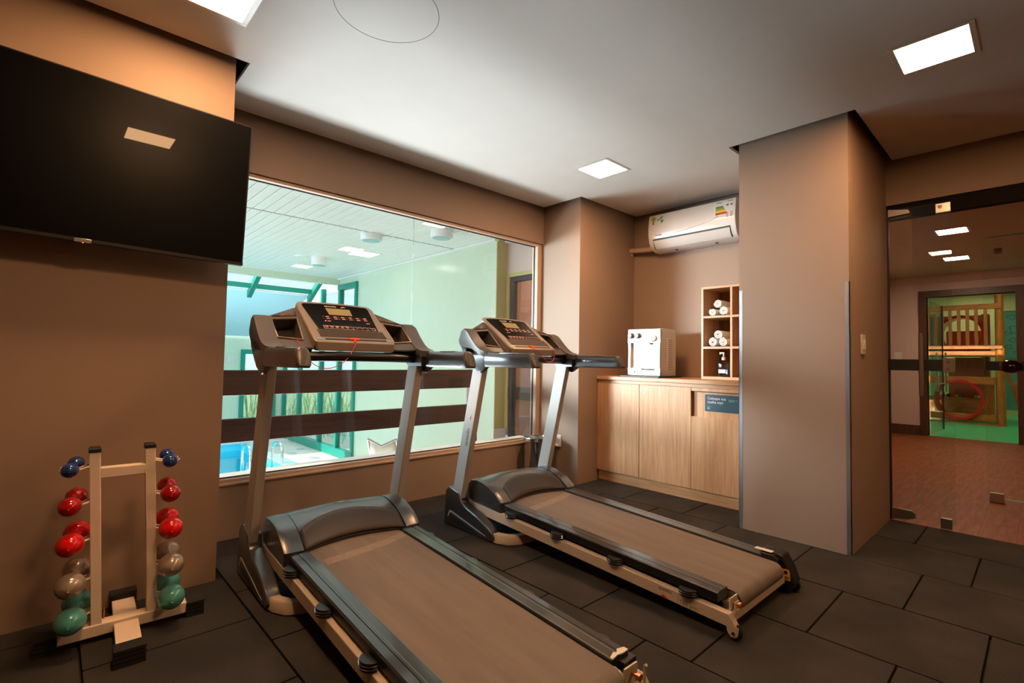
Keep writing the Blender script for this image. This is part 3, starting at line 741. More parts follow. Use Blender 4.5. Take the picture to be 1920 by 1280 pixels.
obj('pit_front_board', MB().box(.72, .75, Y(.83), Y(1.75), .0, .465), M['play_wood'], tw); obj('pit_floor', MB().box(.75, 1.0, Y(.83), Y(1.75), .40, .44), M['play_wood'], tw)
BB = [('b_green', 1.60, .50, 'green', 'at the far left end of the ball row'), ('b_green', 1.52, .56, 'green', 'perched highest at the left of the row'), ('b_pink', 1.50, .50, 'pink', 'third from the left of the row'), ('b_navy', 1.43, .52, 'dark', 'left of the red ball in the pit row'),
      ('b_red', 1.36, .53, 'red', 'between the dark and the yellow ball'), ('b_yellow', 1.30, .50, 'yellow', 'left of the large green ball'), ('b_green', 1.24, .51, 'green', 'at the middle of the ball row'), ('b_pink', 1.14, .50, 'pink', 'right of the middle green ball'),
      ('b_red', 1.08, .52, 'red', 'right of the middle of the row'), ('b_yellow', 1.00, .49, 'yellow', 'toward the right of the ball row'), ('b_white', .93, .48, 'white', 'second from the right of the row'), ('b_red', .865, .49, 'red', 'at the right end of the ball row')]
for m_, y, z, col, where in BB:
    tag(obj('pit_ball', MB().ball((13.495+.05*(BB.index((m_, y, z, col, where)) % 2), y-.02, .478+max(0, z-.51)*.9), .037, .037, .037, 14, 8), M[m_]), f'{col} plastic pit ball {where}', 'ball', 'plastic balls in the ball pit')
rp = thing('wooden_ramp', 'slanting pine ladder boards right of the log post in the playroom', 'ramp', (13.5, .45, 0))
obj('stringer', MB().prism([(.08, .98), (.04, 1.0), (-.22, .12), (-.14, .0), (-.12, .12)], 'x', 0, .05), M['play_woodv'], rp)
obj('tread', MB().box(-.04, .3, -.10, .02, .70, .78), M['play_wood'], rp); obj('tread', MB().box(-.04, .3, -.16, -.06, .48, .55), M['play_wood'], rp)

# ================================================================== GYM OBJECTS
# television
tv = thing('television', 'large black wall television at upper left', 'television', (.041, 2.665, 1.860))
tv.rotation_euler = (math.radians(1.0), math.radians(1.5), 0)
wx0, wx1, wz0, wz1 = -.60, .612, -.337, .337
obj('screen_frame', MB().box(wx0, wx1, -.022, .012, wz0, wz1), M['tv_bezel'], tv, bevel=.003)
obj('screen', MB().box(wx0+.007, wx1-.007, -.0235, -.020, wz0+.016, wz1-.007), M['tv_screen'], tv, smooth=0)
obj('back_shell', MB().prism([(wx0+.1, -.30), (wx1-.1, -.30), (wx1-.06, .10), (wx0+.06, .10)], 'y', .012, .045), M['black_plastic'], tv, bevel=.01)
obj('wall_bracket', MB().box(-.2, .2, .045, .10, -.15, .12), M['black_plastic'], tv)
obj('lower_strip', MB().box(wx0, wx1, -.0245, -.021, wz0, wz0+.013), M['tv_bezel'], tv)
obj('name_plate', MB().box(.02, .072, -.027, -.023, wz0-.004, wz0+.012), M['steel'], tv, bevel=.001)
obj('standby_led', MB().ball((.047, -.026, wz0-.005), .0016, .0016, .0016, 8, 6), M['led_red'], tv)

# dumbbell rack
rk = thing('dumbbell_rack', 'cream steel two column dumbbell rack against the wall below the television', 'rack', (.255, 2.52, 0), math.radians(-2.5))
def lean(x, z): return x-.042*z
def upright(xc):
    w = .0165
    return MB().loft([[(lean(xc+a, z), b, z) for a, b in ((-w, -.022), (w, -.022), (w, .022), (-w, .022))] for z in (.055, .35, .712)])
for xc in (-.085, .082):
    o = obj('upright', upright(xc), M['db_frame'], rk, bevel=.003)
    w = .0185
    obj('end_cap', MB().loft([[(lean(xc+a*k, z), b*k, z) for a, b in ((-w, -.024), (w, -.024), (w, .024), (-w, .024))] for z, k in ((.706, 1), (.718, 1), (.724, .8))]), M['rubber'], rk)
obj('crossbar', MB().box(lean(-.07, .63), lean(.066, .63), -.022, .022, .606, .645), M['db_frame'], rk, bevel=.003)
obj('base_bar', MB().box(-.195, .195, -.028, .028, .018, .062), M['db_frame'], rk, bevel=.004)
obj('base_plate', MB().box(-.036, .038, -.235, .215, .030, .048), M['db_frame'], rk, bevel=.002)
def foot(x0, x1, y0, y1, h=.06):
    mb = MB(); n = 4
    for k in range(n):
        z0, z1 = h*k/n, h*(k+1)/n
        mb.box(x0, x1, y0, y1, z0+(.002 if k else 0), z1-.002)
    mb.box(x0+.003, x1-.003, y0+.003, y1-.003, .001, h-.003)
    return mb
obj('rubber_foot', foot(-.255, -.193, -.036, .036), M['rubber'], rk); obj('rubber_foot', foot(.193, .255, -.036, .036), M['rubber'], rk)
obj('rubber_foot', foot(-.044, .046, -.29, -.225), M['rubber'], rk); obj('rubber_foot', foot(-.044, .046, .205, .262, .075), M['rubber'], rk)
obj('rack_bolt', MB().tube([(-.065, .02, .05), (-.065, .02, .14)], .003, 6), M['copper'], rk)
levels = [(.657, .026, 'db_blue', 'navy blue'), (.528, .034, 'db_red1', 'crimson'), (.392, .041, 'db_red2', 'scarlet'), (.248, .044, 'db_grey', 'pewter grey'), (.122, .046, 'db_teal', 'teal')]
rows_ = ['top', 'second', 'middle', 'fourth', 'bottom']
rotm = Matrix.Rotation(math.radians(-2.5), 3, 'Z')
for side, sn in ((-1, 'left'), (1, 'right')):
    for (z, r, m_, col), row in zip(levels, rows_):
        xb = lean((-.085 if side < 0 else .082)+side*.0165, z)
        xe = xb+side*.080
        zc = z-r*.30-.008
        for dy in (-.024, .024):
            obj('peg', MB().tube([(xb, dy, zc+.014), (xb+side*.012, dy, zc+.010), (xe-side*.022, dy, zc-.004), (xe, dy, zc+.012)], .0040, 8), M['db_frame'], rk)
        xm = xb+side*(.045 if side < 0 else .043)
        p = rotm @ Vector((xm, 0, 0)); loc = (.255+p.x, 2.52+p.y, z)
        d = thing('dumbbell', f'{col} vinyl dumbbell on the {row} {sn} peg pair of the rack', 'dumbbell', loc, math.radians(-8 if side < 0 else -4), 'vinyl dumbbells on the rack')
        hs = .062+.55*r
        prof = []
        N = 30
        for k in range(N+1):
            t = -1+2*k/N
            y = t*(hs+r*1.12)
            def egg(c): 
                q = (y-c)/(r*1.12)
                return r*math.sqrt(max(0, 1-q*q))
            rad = max(egg(-hs), egg(hs), (r*.30+.004) if abs(y) < hs else 0, .0008)
            prof.append((rad, y))
        prof2 = [(a, b) for a, b in prof]
        obj('weight', MB().lathe(prof2, (0, 0, 0), 'y', 24), M[m_], d)
        obj('mould_mark', MB().ball((0, -(hs+r*1.10), -.12*r), r*.10, r*.06, r*.10, 10, 6), M[m_], d)

# steel bin and power outlet in the corner
bn = thing('waste_bin', 'polished steel waste bin in the corner below the window', 'bin', (3.20, 3.215, 0))
obj('body', MB().lathe([(.001, .0), (.112, 0), (.114, .012), (.116, .345), (.118, .362), (.112, .362), (.110, .02), (.001, .02)], n=36), M['chrome'], bn)
obj('rim_band', MB().lathe([(.117, .350), (.122, .352), (.124, .364), (.1215, .372), (.124, .380), (.121, .390), (.108, .391), (.104, .380), (.106, .352)], n=36), M['chrome'], bn)
po = thing('power_outlet', 'white power outlet with a plugged adaptor on the sunlit corner wall', 'outlet', (3.40, 3.14, .345))
obj('plate', MB().box(-.012, 0, -.045, .045, -.055, .055), M['white_plastic'], po, bevel=.004)
obj('adaptor', MB().prism([(-.012, -.03), (-.055, -.025), (-.055, -.048), (-.012, -.052)], 'y', -.03, .04), M['white_plastic'], po, bevel=.006)

# towel cabinet with worktop
cb = thing('towel_cabinet', 'light oak base cabinet with towel flap beside the pillar', 'cabinet', (3.95, 2.16, 0))
L = lambda x: x-3.95
W_ = lambda y: y-2.16
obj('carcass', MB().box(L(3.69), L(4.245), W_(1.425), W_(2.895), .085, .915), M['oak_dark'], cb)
obj('plinth', MB().box(L(3.685), L(4.2), W_(1.425), W_(2.885), 0, .082), M['oak_h'], cb, bevel=.001)
da = obj('door', MB().box(L(3.665), L(3.687), W_(2.4405), W_(2.895), .090, .884), M['oak'], cb, bevel=.0012)
db_ = obj('door', MB().box(L(3.665), L(3.687), W_(1.9585), W_(2.4355), .090, .884), M['oak'], cb, bevel=.0012)
obj('lock', MB().lathe([(.001, -.006), (.009, -.006), (.0105, -.003), (.0105, 0), (.001, 0)], (L(3.665), W_(2.375), .822), 'x', 16), M['chrome'], db_)
mb = MB().box(L(3.665), L(3.687), W_(1.43), W_(1.955), .090, .658).box(L(3.665), L(3.687), W_(1.43), W_(1.955), .858, .884)
obj('bin_door', mb, M['oak'], cb, bevel=.0012)
fp = obj('flap', MB().box(L(3.683), L(3.70), W_(1.43), W_(1.915), .655, .849), M['oak'], cb, bevel=.001)
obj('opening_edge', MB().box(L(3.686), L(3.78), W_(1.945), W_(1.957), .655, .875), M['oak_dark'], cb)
obj('top_rail', MB().box(L(3.675), L(3.69), W_(1.43), W_(2.895), .886, .914), M['oak_h'], cb)
sg = thing('towel_sign', 'dark petrol blue towel sign stuck on the cabinet flap', 'sign', (3.6825, 1.847, .772))
obj('plate', MB().box(-.003, 0, -.285, 0, -.065, .065), M['sign_teal'], sg)
ex = -.0032
lettering('lettering', 'Coloque sua\ntoalha aqui', .0285, (ex, -.022, .027), (0, -1, 0), (0, 0, 1), M['label_white'], sg)
lettering('small_print', 'Please place your\ntowel here', .0098, (ex, -.188, .027), (0, -1, 0), (0, 0, 1), M['sign_mint'], sg)
decal('arrow', [rect(0, .022, 0, .003), rect(0, .003, 0, .022), [(.001, .003), (.003, .001), (.0225, .0205), (.0205, .0225)]], (ex, -.022, -.047), (0, -1, 0), (0, 0, 1), M['sign_mint'], sg)
tag(obj('worktop', MB().box(3.655, 4.248, 1.425, 2.897, .915, .946), M['oak_h'], bevel=.002), 'light oak worktop lying on the towel cabinet', 'worktop')
# shelf unit
su = thing('shelf_unit', 'open honey oak shelf unit standing on the worktop against the pillar', 'shelf', (4.095, 1.73, .946))
SX0, SX1, sy1, sy0 = -.15, .15, .284, -.30
sh = .772
obj('side', MB().box(SX0, SX1, sy1-.018, sy1, 0, sh), M['oak'], su, bevel=.001); obj('side', MB().box(SX0, SX1, sy0, sy0+.018, 0, sh), M['oak'], su, bevel=.001)
obj('divider', MB().box(SX0, SX1, .018, .036, .022, sh-.018), M['oak'], su, bevel=.001)
obj('top_panel', MB().box(SX0, SX1, sy0+.018, sy1-.018, sh-.018, sh), M['oak_h'], su, bevel=.001)
obj('bottom_panel', MB().box(SX0, SX1, sy0+.018, sy1-.018, 0, .022), M['oak_h'], su, bevel=.001)
for z in (.262, .518):
    obj('shelf_board', MB().box(SX0, SX1, .036, sy1-.018, z-.009, z+.009), M['oak_h'], su, bevel=.001)
    obj('shelf_board', MB().box(SX0, SX1, sy0+.018, .018, z-.009, z+.009), M['oak_h'], su, bevel=.001)
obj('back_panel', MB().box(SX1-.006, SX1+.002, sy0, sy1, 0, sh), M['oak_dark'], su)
# rolled towels: spiral cross-section swept along x
def towel_mesh(r):
    mb = MB(); turns = 3.2; n = 56; th = r*.20
    prof = []
    for k in range(n+1):
        a = turns*2*PI*k/n; rad = r*.16+(r*.84)*k/n
        prof.append((rad*math.cos(a), rad*math.sin(a), a))
    outer = [((p[0]+th*.44*math.cos(p[2])), (p[1]+th*.44*math.sin(p[2]))) for p in prof]
    inner = [((p[0]-th*.44*math.cos(p[2])), (p[1]-th*.44*math.sin(p[2]))) for p in prof]
    loop = outer+inner[::-1]
    rings = []
    for x, k in ((-.115, .97), (-.11, 1), (.11, 1), (.115, .97)):
        rings.append([(x, a*k, b*k) for a, b in loop])
    bm = mb.bm
    R = [[bm.verts.new(p) for p in r_] for r_ in rings]; m = len(loop)
    for i in range(3):
        for j in range(m): bm.faces.new((R[i][j], R[i][(j+1) % m], R[i+1][(j+1) % m], R[i+1][j]))
    for ring in (R[0], R[-1]):
        for k in range(n): bm.faces.new((ring[k], ring[k+1], ring[m-2-k], ring[m-1-k]))
    return finish(mb, 'roll', M['towel'], smooth=50)
TL_ = [('topmost rolled white towel on the upper shelf', 1.880, 1.486+.090, .034), ('left rolled white towel on the upper shelf', 1.925, 1.475+.031, .031), ('right rolled white towel on the upper shelf', 1.832, 1.475+.036, .036),
       ('topmost rolled white towel on the lower shelf', 1.878, 1.219+.097, .036), ('left rolled white towel on the lower shelf', 1.920, 1.219+.037, .037), ('right rolled white towel on the lower shelf', 1.832, 1.219+.036, .036)]
for lb, y, z, r in TL_:
    t = thing('rolled_towel', lb, 'towel', (4.08, y, z), 0, 'rolled white towels on the shelves')
    o = obj('roll', towel_mesh(r), None, t); o.rotation_euler = (random.uniform(0, 6), 0, 0)
# soap bottle
sb = thing('soap_dispenser', 'clear pump bottle of gel in the bottom shelf compartment', 'bottle', (4.05, 1.868, .968))
obj('bottle', MB().loft([[(a*.031*k, b*.046*k2, z) for a, b in ((-1, -.8), (-.8, -1), (.8, -1), (1, -.8), (1, .8), (.8, 1), (-.8, 1), (-1, .8))] for z, k, k2 in ((0, .95, .95), (.006, 1, 1), (.105, 1, 1), (.122, .8, .6), (.13, .42, .28), (.14, .4, .27))]), M['clear_plastic'], sb)
obj('gel', MB().box(-.026, .026, -.040, .040, .004, .082), M['gel'], sb, bevel=.004)
obj('pump_collar', MB().lathe([(.001, .138), (.016, .138), (.016, .16), (.010, .166), (.006, .172), (.006, .195), (.001, .195)], n=16), M['white_plastic'], sb)
obj('pump_head', MB().box(-.008, .008, -.008, .034, .193, .204).box(-.006, .006, .026, .034, .184, .194), M['white_plastic'], sb, bevel=.002)
obj('bottle_label', MB().box(-.0325, -.031, -.030, .030, .03, .06), M['label_white'], sb)
# water dispenser on a tray
tag(obj('serving_tray', MB().prism([(3.715, 2.28), (3.74, 2.255), (4.06, 2.255), (4.085, 2.28), (4.085, 2.68), (4.06, 2.70), (3.74, 2.70), (3.715, 2.68)], 'z', .946, .960), M['black_plastic'], bevel=.003), 'thin black tray under the white water dispenser', 'tray')
wd = thing('water_dispenser', 'white countertop water dispenser with two grey knobs', 'water dispenser', (3.91, 2.47, .9605))
D0, D1 = -.135, .13
hw = .165; H_ = .412
mb = MB()
mb.box(D0+.024, D1, -hw, hw, .0, H_)                       # rear body
mb.box(D0, D0+.024, -hw, hw, H_-.118, H_)                  # upper front block
mb.box(D0, D0+.024, -hw, hw, 0, .06)                        # lower front
mb.box(D0, D0+.024, hw-.03, hw, .06, H_-.118)               # left cheek
mb.box(D0, D0+.024, -hw, -hw+.018, .06, H_-.118)            # right cheek
bmesh.ops.remove_doubles(mb.bm, verts=mb.bm.verts, dist=1e-5)
obj('housing', mb, M['white_plastic'], wd, bevel=.004)
mb = MB(); rings = []
for k in range(9):
    a = PI/2*k/8; rings.append([(D0+.0242-.05*(1-math.sin(a))*0-.0, 0, 0)]*2)
obj('spout', MB().lathe([(.001, 0), (.013, 0), (.015, .018), (.001, .02)], (D0+.012, -.06, H_-.138), 'z', 14), M['steel'], wd)
obj('tap_lever', MB().ball((D0-.006, -.095, H_-.085), .018, .042, .030, 16, 10), M['white_plastic'], wd)
for y in (.128, .056):
    kb = obj('knob', MB().lathe([(.001, -.030), (.021, -.030), (.025, -.024), (.025, 0), (.001, 0)], (D0, y, H_-.058), 'x', 22), M['rib'], wd)
    obj('knob_face', MB().lathe([(.001, -.033), (.017, -.033), (.018, -.030), (.001, -.030)], (D0, y, H_-.058), 'x', 20), M['label_white'], kb)
obj('drip_tray', MB().lathe([(.001, .05), (.055, .05), (.06, .062), (.001, .062)], (D0+.010, -.045, 0), 'z', 24, .5, 1.3), M['steel'], wd)
obj('name_print', MB().box(D0-.0006, D0, .085, .10, .022, .040), M['print_grey'], wd)
decal('brand_print', [rect(.012*k, .012*k+.009, 0, .007) for k in range(3)], (D0-.0001, .080, .027), (0, -1, 0), (0, 0, 1), M['print_faint'], wd)
mb = MB().box(D0+.115, D0+.205, -hw-.006, -hw+.001, .035, .335)
gp = obj('side_vent', mb, M['white_plastic'], wd, bevel=.003)
for k in range(15): obj('vent_slit', MB().box(D0+.128, D0+.195, -hw-.0068, -hw-.005, .055+.0183*k, .060+.0183*k), M['print_faint'], gp)

# split air conditioner
ac = thing('air_conditioner', 'white split air conditioner high on the niche wall', 'air conditioner', (4.25, 2.175, 2.30))
prof = [(-.001, .172), (-.16, .176), (-.195, .165), (-.208, .10), (-.215, .03), (-.213, -.03), (-.198, -.088), (-.180, -.125), (-.150, -.152), (-.08, -.172), (-.001, -.172)]
yl, yr = .425, -.414
obj('body', MB().prism(prof, 'y', yr, yl), M['white_plastic'], ac, bevel=.006, smooth=60)
obj('louvre', MB().prism([(-.2025, -.078), (-.2045, -.080), (-.1855, -.124), (-.156, -.152), (-.154, -.150), (-.183, -.122)], 'y', yr+.055, yl-.055), M['white_plastic'], ac)
mb = MB().prism([(-.2075, -.066), (-.2095, -.066), (-.206, -.079), (-.204, -.078)], 'y', yr+.05, yl-.05)
for y in (yr+.05, yl-.055): mb.prism([(-.206, -.07), (-.2075, -.072), (-.188, -.126), (-.158, -.154), (-.156, -.152), (-.186, -.124)], 'y', y, y+.005)
obj('louvre_gap', mb, M['frame_dark'], ac)
mb = MB(); N = 26; pts = []
for k in range(N+1):
    t = k/N; y = yl-.10-(yl-.10-yr)*t; z = -.045+.115*t**2.2
    xx = -.2152+.0012*(1 if z < .03 else 1)+ .0075*max(0, (z-.03)/.07)
    pts.append((xx, y, z))
obj('sculpted_crease', MB().tube(pts, .0028, 6), M['white_plastic'], ac)
obj('drain_pipe', MB().tube([(-.10, yl-.01, -.12), (-.085, yl+.06, -.125), (-.06, yl+.30, -.10), (-.05, yl+.315, -.11), (-.03, yl+.315, -.15)], .026, 12), M['frame_tan'], ac)
mb = MB()
for y in (yr+.2, yl-.25): mb.box(-.12, -.10, y, y+.02, -.178, -.170)
obj('cover_clip', mb, M['frame_dark'], ac)
decal('brand_print', [disc(.006, .006, .006), rect(.018, .030, 0, .012), rect(.033, .044, 0, .010), rect(.047, .060, 0, .012), rect(.063, .072, 0, .010)], (-.2140, yl-.075, -.040), (0, -1, 0), (.02, 0, 1), M['print_faint'], ac)
# energy label: trapezoid bands
o0 = (-.2105, yr+.18, .095); rt_, up_ = (0, -1, 0), (.14, 0, 1)
decal('energy_label', [rect(-.02, .150, -.070, .062)], (-.2100, yr+.172, .088), rt_, up_, M['label_white'], ac)
def band(t0, t1): return [[(.0, .03-.022*t0), (.062+.012*t0, .03-.022*t0), (.062+.012*t1, .03-.022*t1), (.0, .03-.022*t1)]]
for k, m_ in enumerate(('eff_green', 'eff_lime', 'eff_yellow', 'eff_red')):
    decal('energy_band', band(k*.85, (k+1)*.85), (-.2112, yr+.172, .082), rt_, up_, M[m_], ac)
mb2 = [rect(.005, .05, .058, .064), rect(.10, .15, .060, .065)]+[[(.09+.035*k, .035), (.112+.035*k, .040), (.110+.035*k, .024), (.094+.035*k, .022)] for k in range(2)]
decal('label_print', mb2, (-.2112, yr+.172, .082), rt_, up_, M['print_grey'], ac)
decal('label_lines', [rect(.095+.035*k, .112+.035*k, -.075+.012*j, -.069+.012*j) for k in range(2) for j in range(4)]+[rect(0, .03, -.06+.014*j, -.056+.014*j) for j in range(3)], (-.2112, yr+.172, .082), rt_, up_, M['print_faint'], ac)
decal('bulb_sticker', [disc(0, .012, .024, .022), [(-.017, 0), (.017, 0), (.008, -.03), (-.008, -.03)]], (-.2070, yl-.055, .115), rt_, up_, M['eff_lime'], ac)
decal('bulb_base', [rect(-.007, .007, -.043, -.03)], (-.2071, yl-.055, .115), rt_, up_, M['print_black'], ac)
decal('leaf_sticker', [[(-.005, 0), (.012, .022), (.035, .030), (.022, .004), (.006, -.002)], [(.012, -.012), (.03, -.004), (.045, -.016), (.026, -.040), (.016, -.028)]], (-.2078, yl-.12, .112), rt_, up_, M['eff_green'], ac)
decal('eco_print', [rect(0, .007, 0, .012), rect(.009, .015, .001, .010), rect(.017, .021, 0, .014)], (-.2086, yl-.097, .105), rt_, up_, M['print_black'], ac)

# light switch on the pillar side
ls = thing('light_switch', 'white double light switch on the shaded side of the pillar', 'switch', (3.59, .78, 1.208))
obj('plate', MB().box(-.042, .042, -.010, 0, -.062, .062), M['white_plastic'], ls, bevel=.004)
for x in (-.02, .006): obj('rocker', MB().box(x, x+.016, -.016, -.009, -.03, .03), M['white_plastic'], ls, bevel=.002)

# ================================================================== TREADMILLS (local: x across, y to the front, z up)
def zdeck(v): return .2135+.0433*v            # top of the foot rails
def zrail(v): return .160+.0455*v             # top of the beige side rails
def make_treadmill(label):
    t = thing('treadmill', label, 'treadmill')
    # --- running belt around the rollers
    mb = MB(); path = [(.16, zdeck(.16)-.012)]
    for k in range(12): path.append((.16-1.52*(k+1)/12, zdeck(.16-1.52*(k+1)/12)-.012))
    v0, z0 = path[-1]; r = .044
    for k in range(1, 9):
        a = PI/2+PI*k/8; path.append((v0+r*math.cos(a), z0-r+r*math.sin(a)))
    path.append((.16, zdeck(.16)-.012-.088))
    mb.loft([[(-.224, v, z) for v, z in path], [(.224, v, z) for v, z in path]], closed=False)
    obj('belt', mb, M['tm_belt'], t, smooth=50)
    mb = MB(); zb = lambda v: zdeck(v)-.0115
    mb.loft([[(-.205, -.105, zb(-.105)), (-.205, -.165, zb(-.165))], [(-.05, -.085, zb(-.085)), (-.05, -.145, zb(-.145))], [(.10, -.055, zb(-.055)), (.10, -.115, zb(-.115))], [(.215, -.02, zb(-.02)), (.215, -.075, zb(-.075))]], closed=False)
    obj('belt_seam', mb, M['seam'], t)
    mb = MB().prism([(.15, zdeck(.15)-.022), (-1.30, zdeck(-1.3)-.022), (-1.30, zdeck(-1.3)-.05), (.15, zdeck(.15)-.05)], 'x', -.226, .226)
    obj('deck_board', mb, M['black_plastic'], t)
    obj('rear_roller', MB().lathe([(.001, -.268), (.018, -.268), (.018, -.232), (.040, -.231), (.040, .231), (.018, .232), (.018, .268), (.001, .268)], (0, v0, z0-r), 'x', 24), M['steel'], t)
    # --- grooved foot rails
    for s in (-1, 1):
        a, b = .228, .313
        prof = [(a, -.040), (a, -.004), (a+.004, 0), (a+.050, 0), (a+.0505, -.003), (a+.053, -.003), (a+.0535, 0), (b-.004, -.001), (b, -.005), (b, -.040)]
        mb = MB().loft([[(s*u, v, zdeck(v)+z) for u, z in prof] for v in (.05, -.03, -1.345)])
        obj('foot_rail', mb, M['tm_rail'], t, smooth=30)
        mb = MB().prism([(-.03, zdeck(-.03)-.006), (-1.345, zdeck(-1.345)-.006), (-1.345, zdeck(-1.345)-.041), (-.03, zdeck(-.03)-.041)], 'x', s*.3128, s*.3145)
        obj('rail_skirt', mb, M['tm_railside'], t)
        for ua, ub in ((.266, .270), (.2285, .2335)):
            mb = MB().prism([(-.03, zdeck(-.03)+.0003), (-1.345, zdeck(-1.345)+.0003), (-1.345, zdeck(-1.345)-.002), (-.03, zdeck(-.03)-.002)], 'x', s*ua, s*ub)
            obj('rail_line', mb, M['tm_line'], t, smooth=0)
        # --- beige side rail
        rp_ = [(.32, zrail(.32)), (-1.40, zrail(-1.40)), (-1.434, zrail(-1.40)-.052), (.32, zrail(.32)-.056)]
        mb = MB().prism(rp_, 'x', s*.300, s*.334)
        sr = obj('side_rail', mb, M['tm_frame'], t, bevel=.003)
        if s < 0:
            o = (-.3346, -1.083, zrail(-1.083)-.021)
            rt, up = (0, -1, -.0455), (0, -.0455, 1)
            lettering('brand_lettering', 'speedo', .023, o, rt, up, M['print_grey'], sr)
            decal('red_boomerang', [[(0, 0), (.044, .004), (.013, .017), (.020, .008)]], (-.3346, -1.086, zrail(-1.08)-.050), rt, up, M['print_red'], sr)
            decal('divider_line', [rect(0, .0014, 0, .034)], (-.3346, -1.178, zrail(-1.17)-.046), rt, up, M['print_grey'], sr)
            lettering('model_lettering', 'TR6 pro', .0215, (-.3346, -1.186, zrail(-1.186)-.042), rt, up, M['print_grey'], sr, spacing=1.12)
        # --- cushion clips
        for v in (-.085, -.46, -.84, -1.22):
            zc = zrail(v)+.002
            mb = MB()
            for k, (zz, rr) in enumerate(((0, .040), (.010, .042), (.020, .040))):
                ring = [(s*(.318+.038*math.sin(PI*i/10)), v+rr*math.cos(PI*i/10)) for i in range(11)]
                mb.prism(ring, 'z', zc+zz-.001, zc+zz+.0075)
            obj('cushion_clip', mb, M['tm_railside'], t, bevel=.001)
            mb = MB()
            for zz in (.009, .019): mb.tube([(s*(.320+.0385*math.sin(PI*i/10)), v+.041*math.cos(PI*i/10), zc+zz) for i in range(11)], .0016, 6)
            obj('clip_ring', mb, M['chrome'], t)
        # --- rear wheel and bracket
        w = [(-1.385, .062), (-1.44, .055), (-1.436, .022), (-1.425, .012), (-1.408, .012), (-1.395, .024)]
        obj('wheel_bracket', MB().prism(w, 'x', s*.329, s*.333), M['tm_frame'], t, bevel=.002)
        wh = obj('rear_wheel', MB().lathe([(.001, -.010), (.027, -.010), (.0295, -.006), (.0295, .006), (.027, .010), (.001, .010)], (s*.314, -1.418, .0295), 'x', 24), M['rubber'], t)
        obj('axle_bolt', MB().lathe([(.001, -.004), (.006, -.004), (.006, .004), (.001, .004)], (s*.334, -1.418, .029), 'x', 10), M['black_plastic'], wh)
        # --- rear tension bracket
        mb = MB().box(s*.236, s*.30, -1.392, -1.386, zrail(-1.39)-.01, zrail(-1.39)+.045) if s > 0 else MB().box(-.30, -.236, -1.392, -1.386, zrail(-1.39)-.01, zrail(-1.39)+.045)
        mb.tube([(s*.305, -1.415, zrail(-1.4)-.01), (s*.305, -1.415, zrail(-1.4)+.04), (s*.30, -1.425, zrail(-1.4)+.05)], .0045, 8)
        obj('tension_bracket', mb, M['tm_frame'], t)
        obj('tension_bolt', MB().lathe([(.001, -.03), (.011, -.03), (.011, -.016), (.005, -.014), (.005, .02), (.001, .02)], (s*.272, -1.395, zrail(-1.39)+.022), 'y', 12), M['copper'], t)
    obj('rear_crossbar', MB().box(-.30, .30, -1.40, -1.365, zrail(-1.39)-.048, zrail(-1.39)-.012), M['tm_frame'], t, bevel=.002)
    obj('deck_crossbar', MB().box(-.30, .30, -.6, -.56, zrail(-.6)-.045, zrail(-.6)-.01), M['tm_frame'], t)
    # --- motor hood: centre cover, two side caps
    base = [(0, .0), (.012, .010), (.06, .044), (.12, .072), (.19, .092), (.25, .098), (.31, .090), (.345, .058), (.352, .02), (.338, -.035)]
    def hood_z(v):
        for (a, za), (b, zb) in zip(base[:-1], base[1:]):
            if a <= v <= b: return .2145+za+(zb-za)*(v-a)/(b-a)
        return .2145
    us = [-.246+.492*k/14 for k in range(15)]
    bow = lambda u: 1-(u/.246)**2
    rings = []
    for u in us:
        k = bow(u)
        ring = [(u, v+(.055*k*(1-min(1, v/.3)) if v < .3 else 0), .2145+z+.010*k*(1 if z > .01 else .4)+.004*(z > .02)) for v, z in base]
        ring += [(u, .30, .19), (u, .055*k+.01, .195)]
        rings.append(ring)
    obj('motor_hood', MB().loft(rings), M['tm_dark'], t, smooth=40)
    rings = []
    def P(u, f):   # point on the rear slope of the hood; f 0..1 up the slope
        k = bow(u); v = -.004+f*.184; 
        z = hood_z(max(0, v))+.010*k+.004
        return (u, v+.055*k*(1-min(1, v/.3)), z)
    mb = MB(); us2 = [-.244+.488*k/20 for k in range(21)]
    cut = lambda u: .50+.42*bow(u)
    mb.loft([[P(u, cut(u)*j/6) for j in range(7)] for u in us2], closed=False)
    obj('rear_slope_panel', mb, M['tm_panel'], t, smooth=50, solid=.003)
    mb = MB()
    for k in range(40):
        u = -.225+.45*k/39; f = cut(u)
        a, b = Vector(P(u, f-.16)), Vector(P(u, f-.01)); n = Vector((0, -.5, .86))*.0024
        mb.loft([[a+Vector((-.003, 0, 0)), a+Vector((.003, 0, 0)), a+Vector((.003, 0, 0))+n, a+Vector((-.003, 0, 0))+n], [b+Vector((-.003, 0, 0)), b+Vector((.003, 0, 0)), b+Vector((.003, 0, 0))+n, b+Vector((-.003, 0, 0))+n]])
    o = obj('vent_ribs', mb, M['rib'], t, smooth=0); o['kind'] = 'stuff'
    obj('hood_emblem', MB().lathe([(.001, 0), (.04, 0), (.04, .003), (.001, .004)], (.02, .268, .3255), 'z', 24, 1, .14), M['chrome'], t)
    for s in (-1, 1):
        capp = [(v-.004, .2145+z+.006) for v, z in base]+[(.25, .172), (.0, .156)]
        rings = []
        for u, k in ((.2505, 1.0), (.30, .995), (.322, .975), (.332, .93)):
            rings.append([(s*u, .17+(v-.17)*k, .235+(z-.235)*k) for v, z in capp])
        obj('hood_side_cap', MB().loft(rings), M['tm_dark'], t, smooth=40)
    # --- floor frame: front tube and curved rear tube
    half = [(.372, .42), (.372, .05), (.362, -.03), (.335, -.082), (.285, -.112), (.20, -.122), (0, -.124)]
    path = [(-a, b) for a, b in half]+[(a, b) for a, b in half[::-1][1:]]
    rings = []
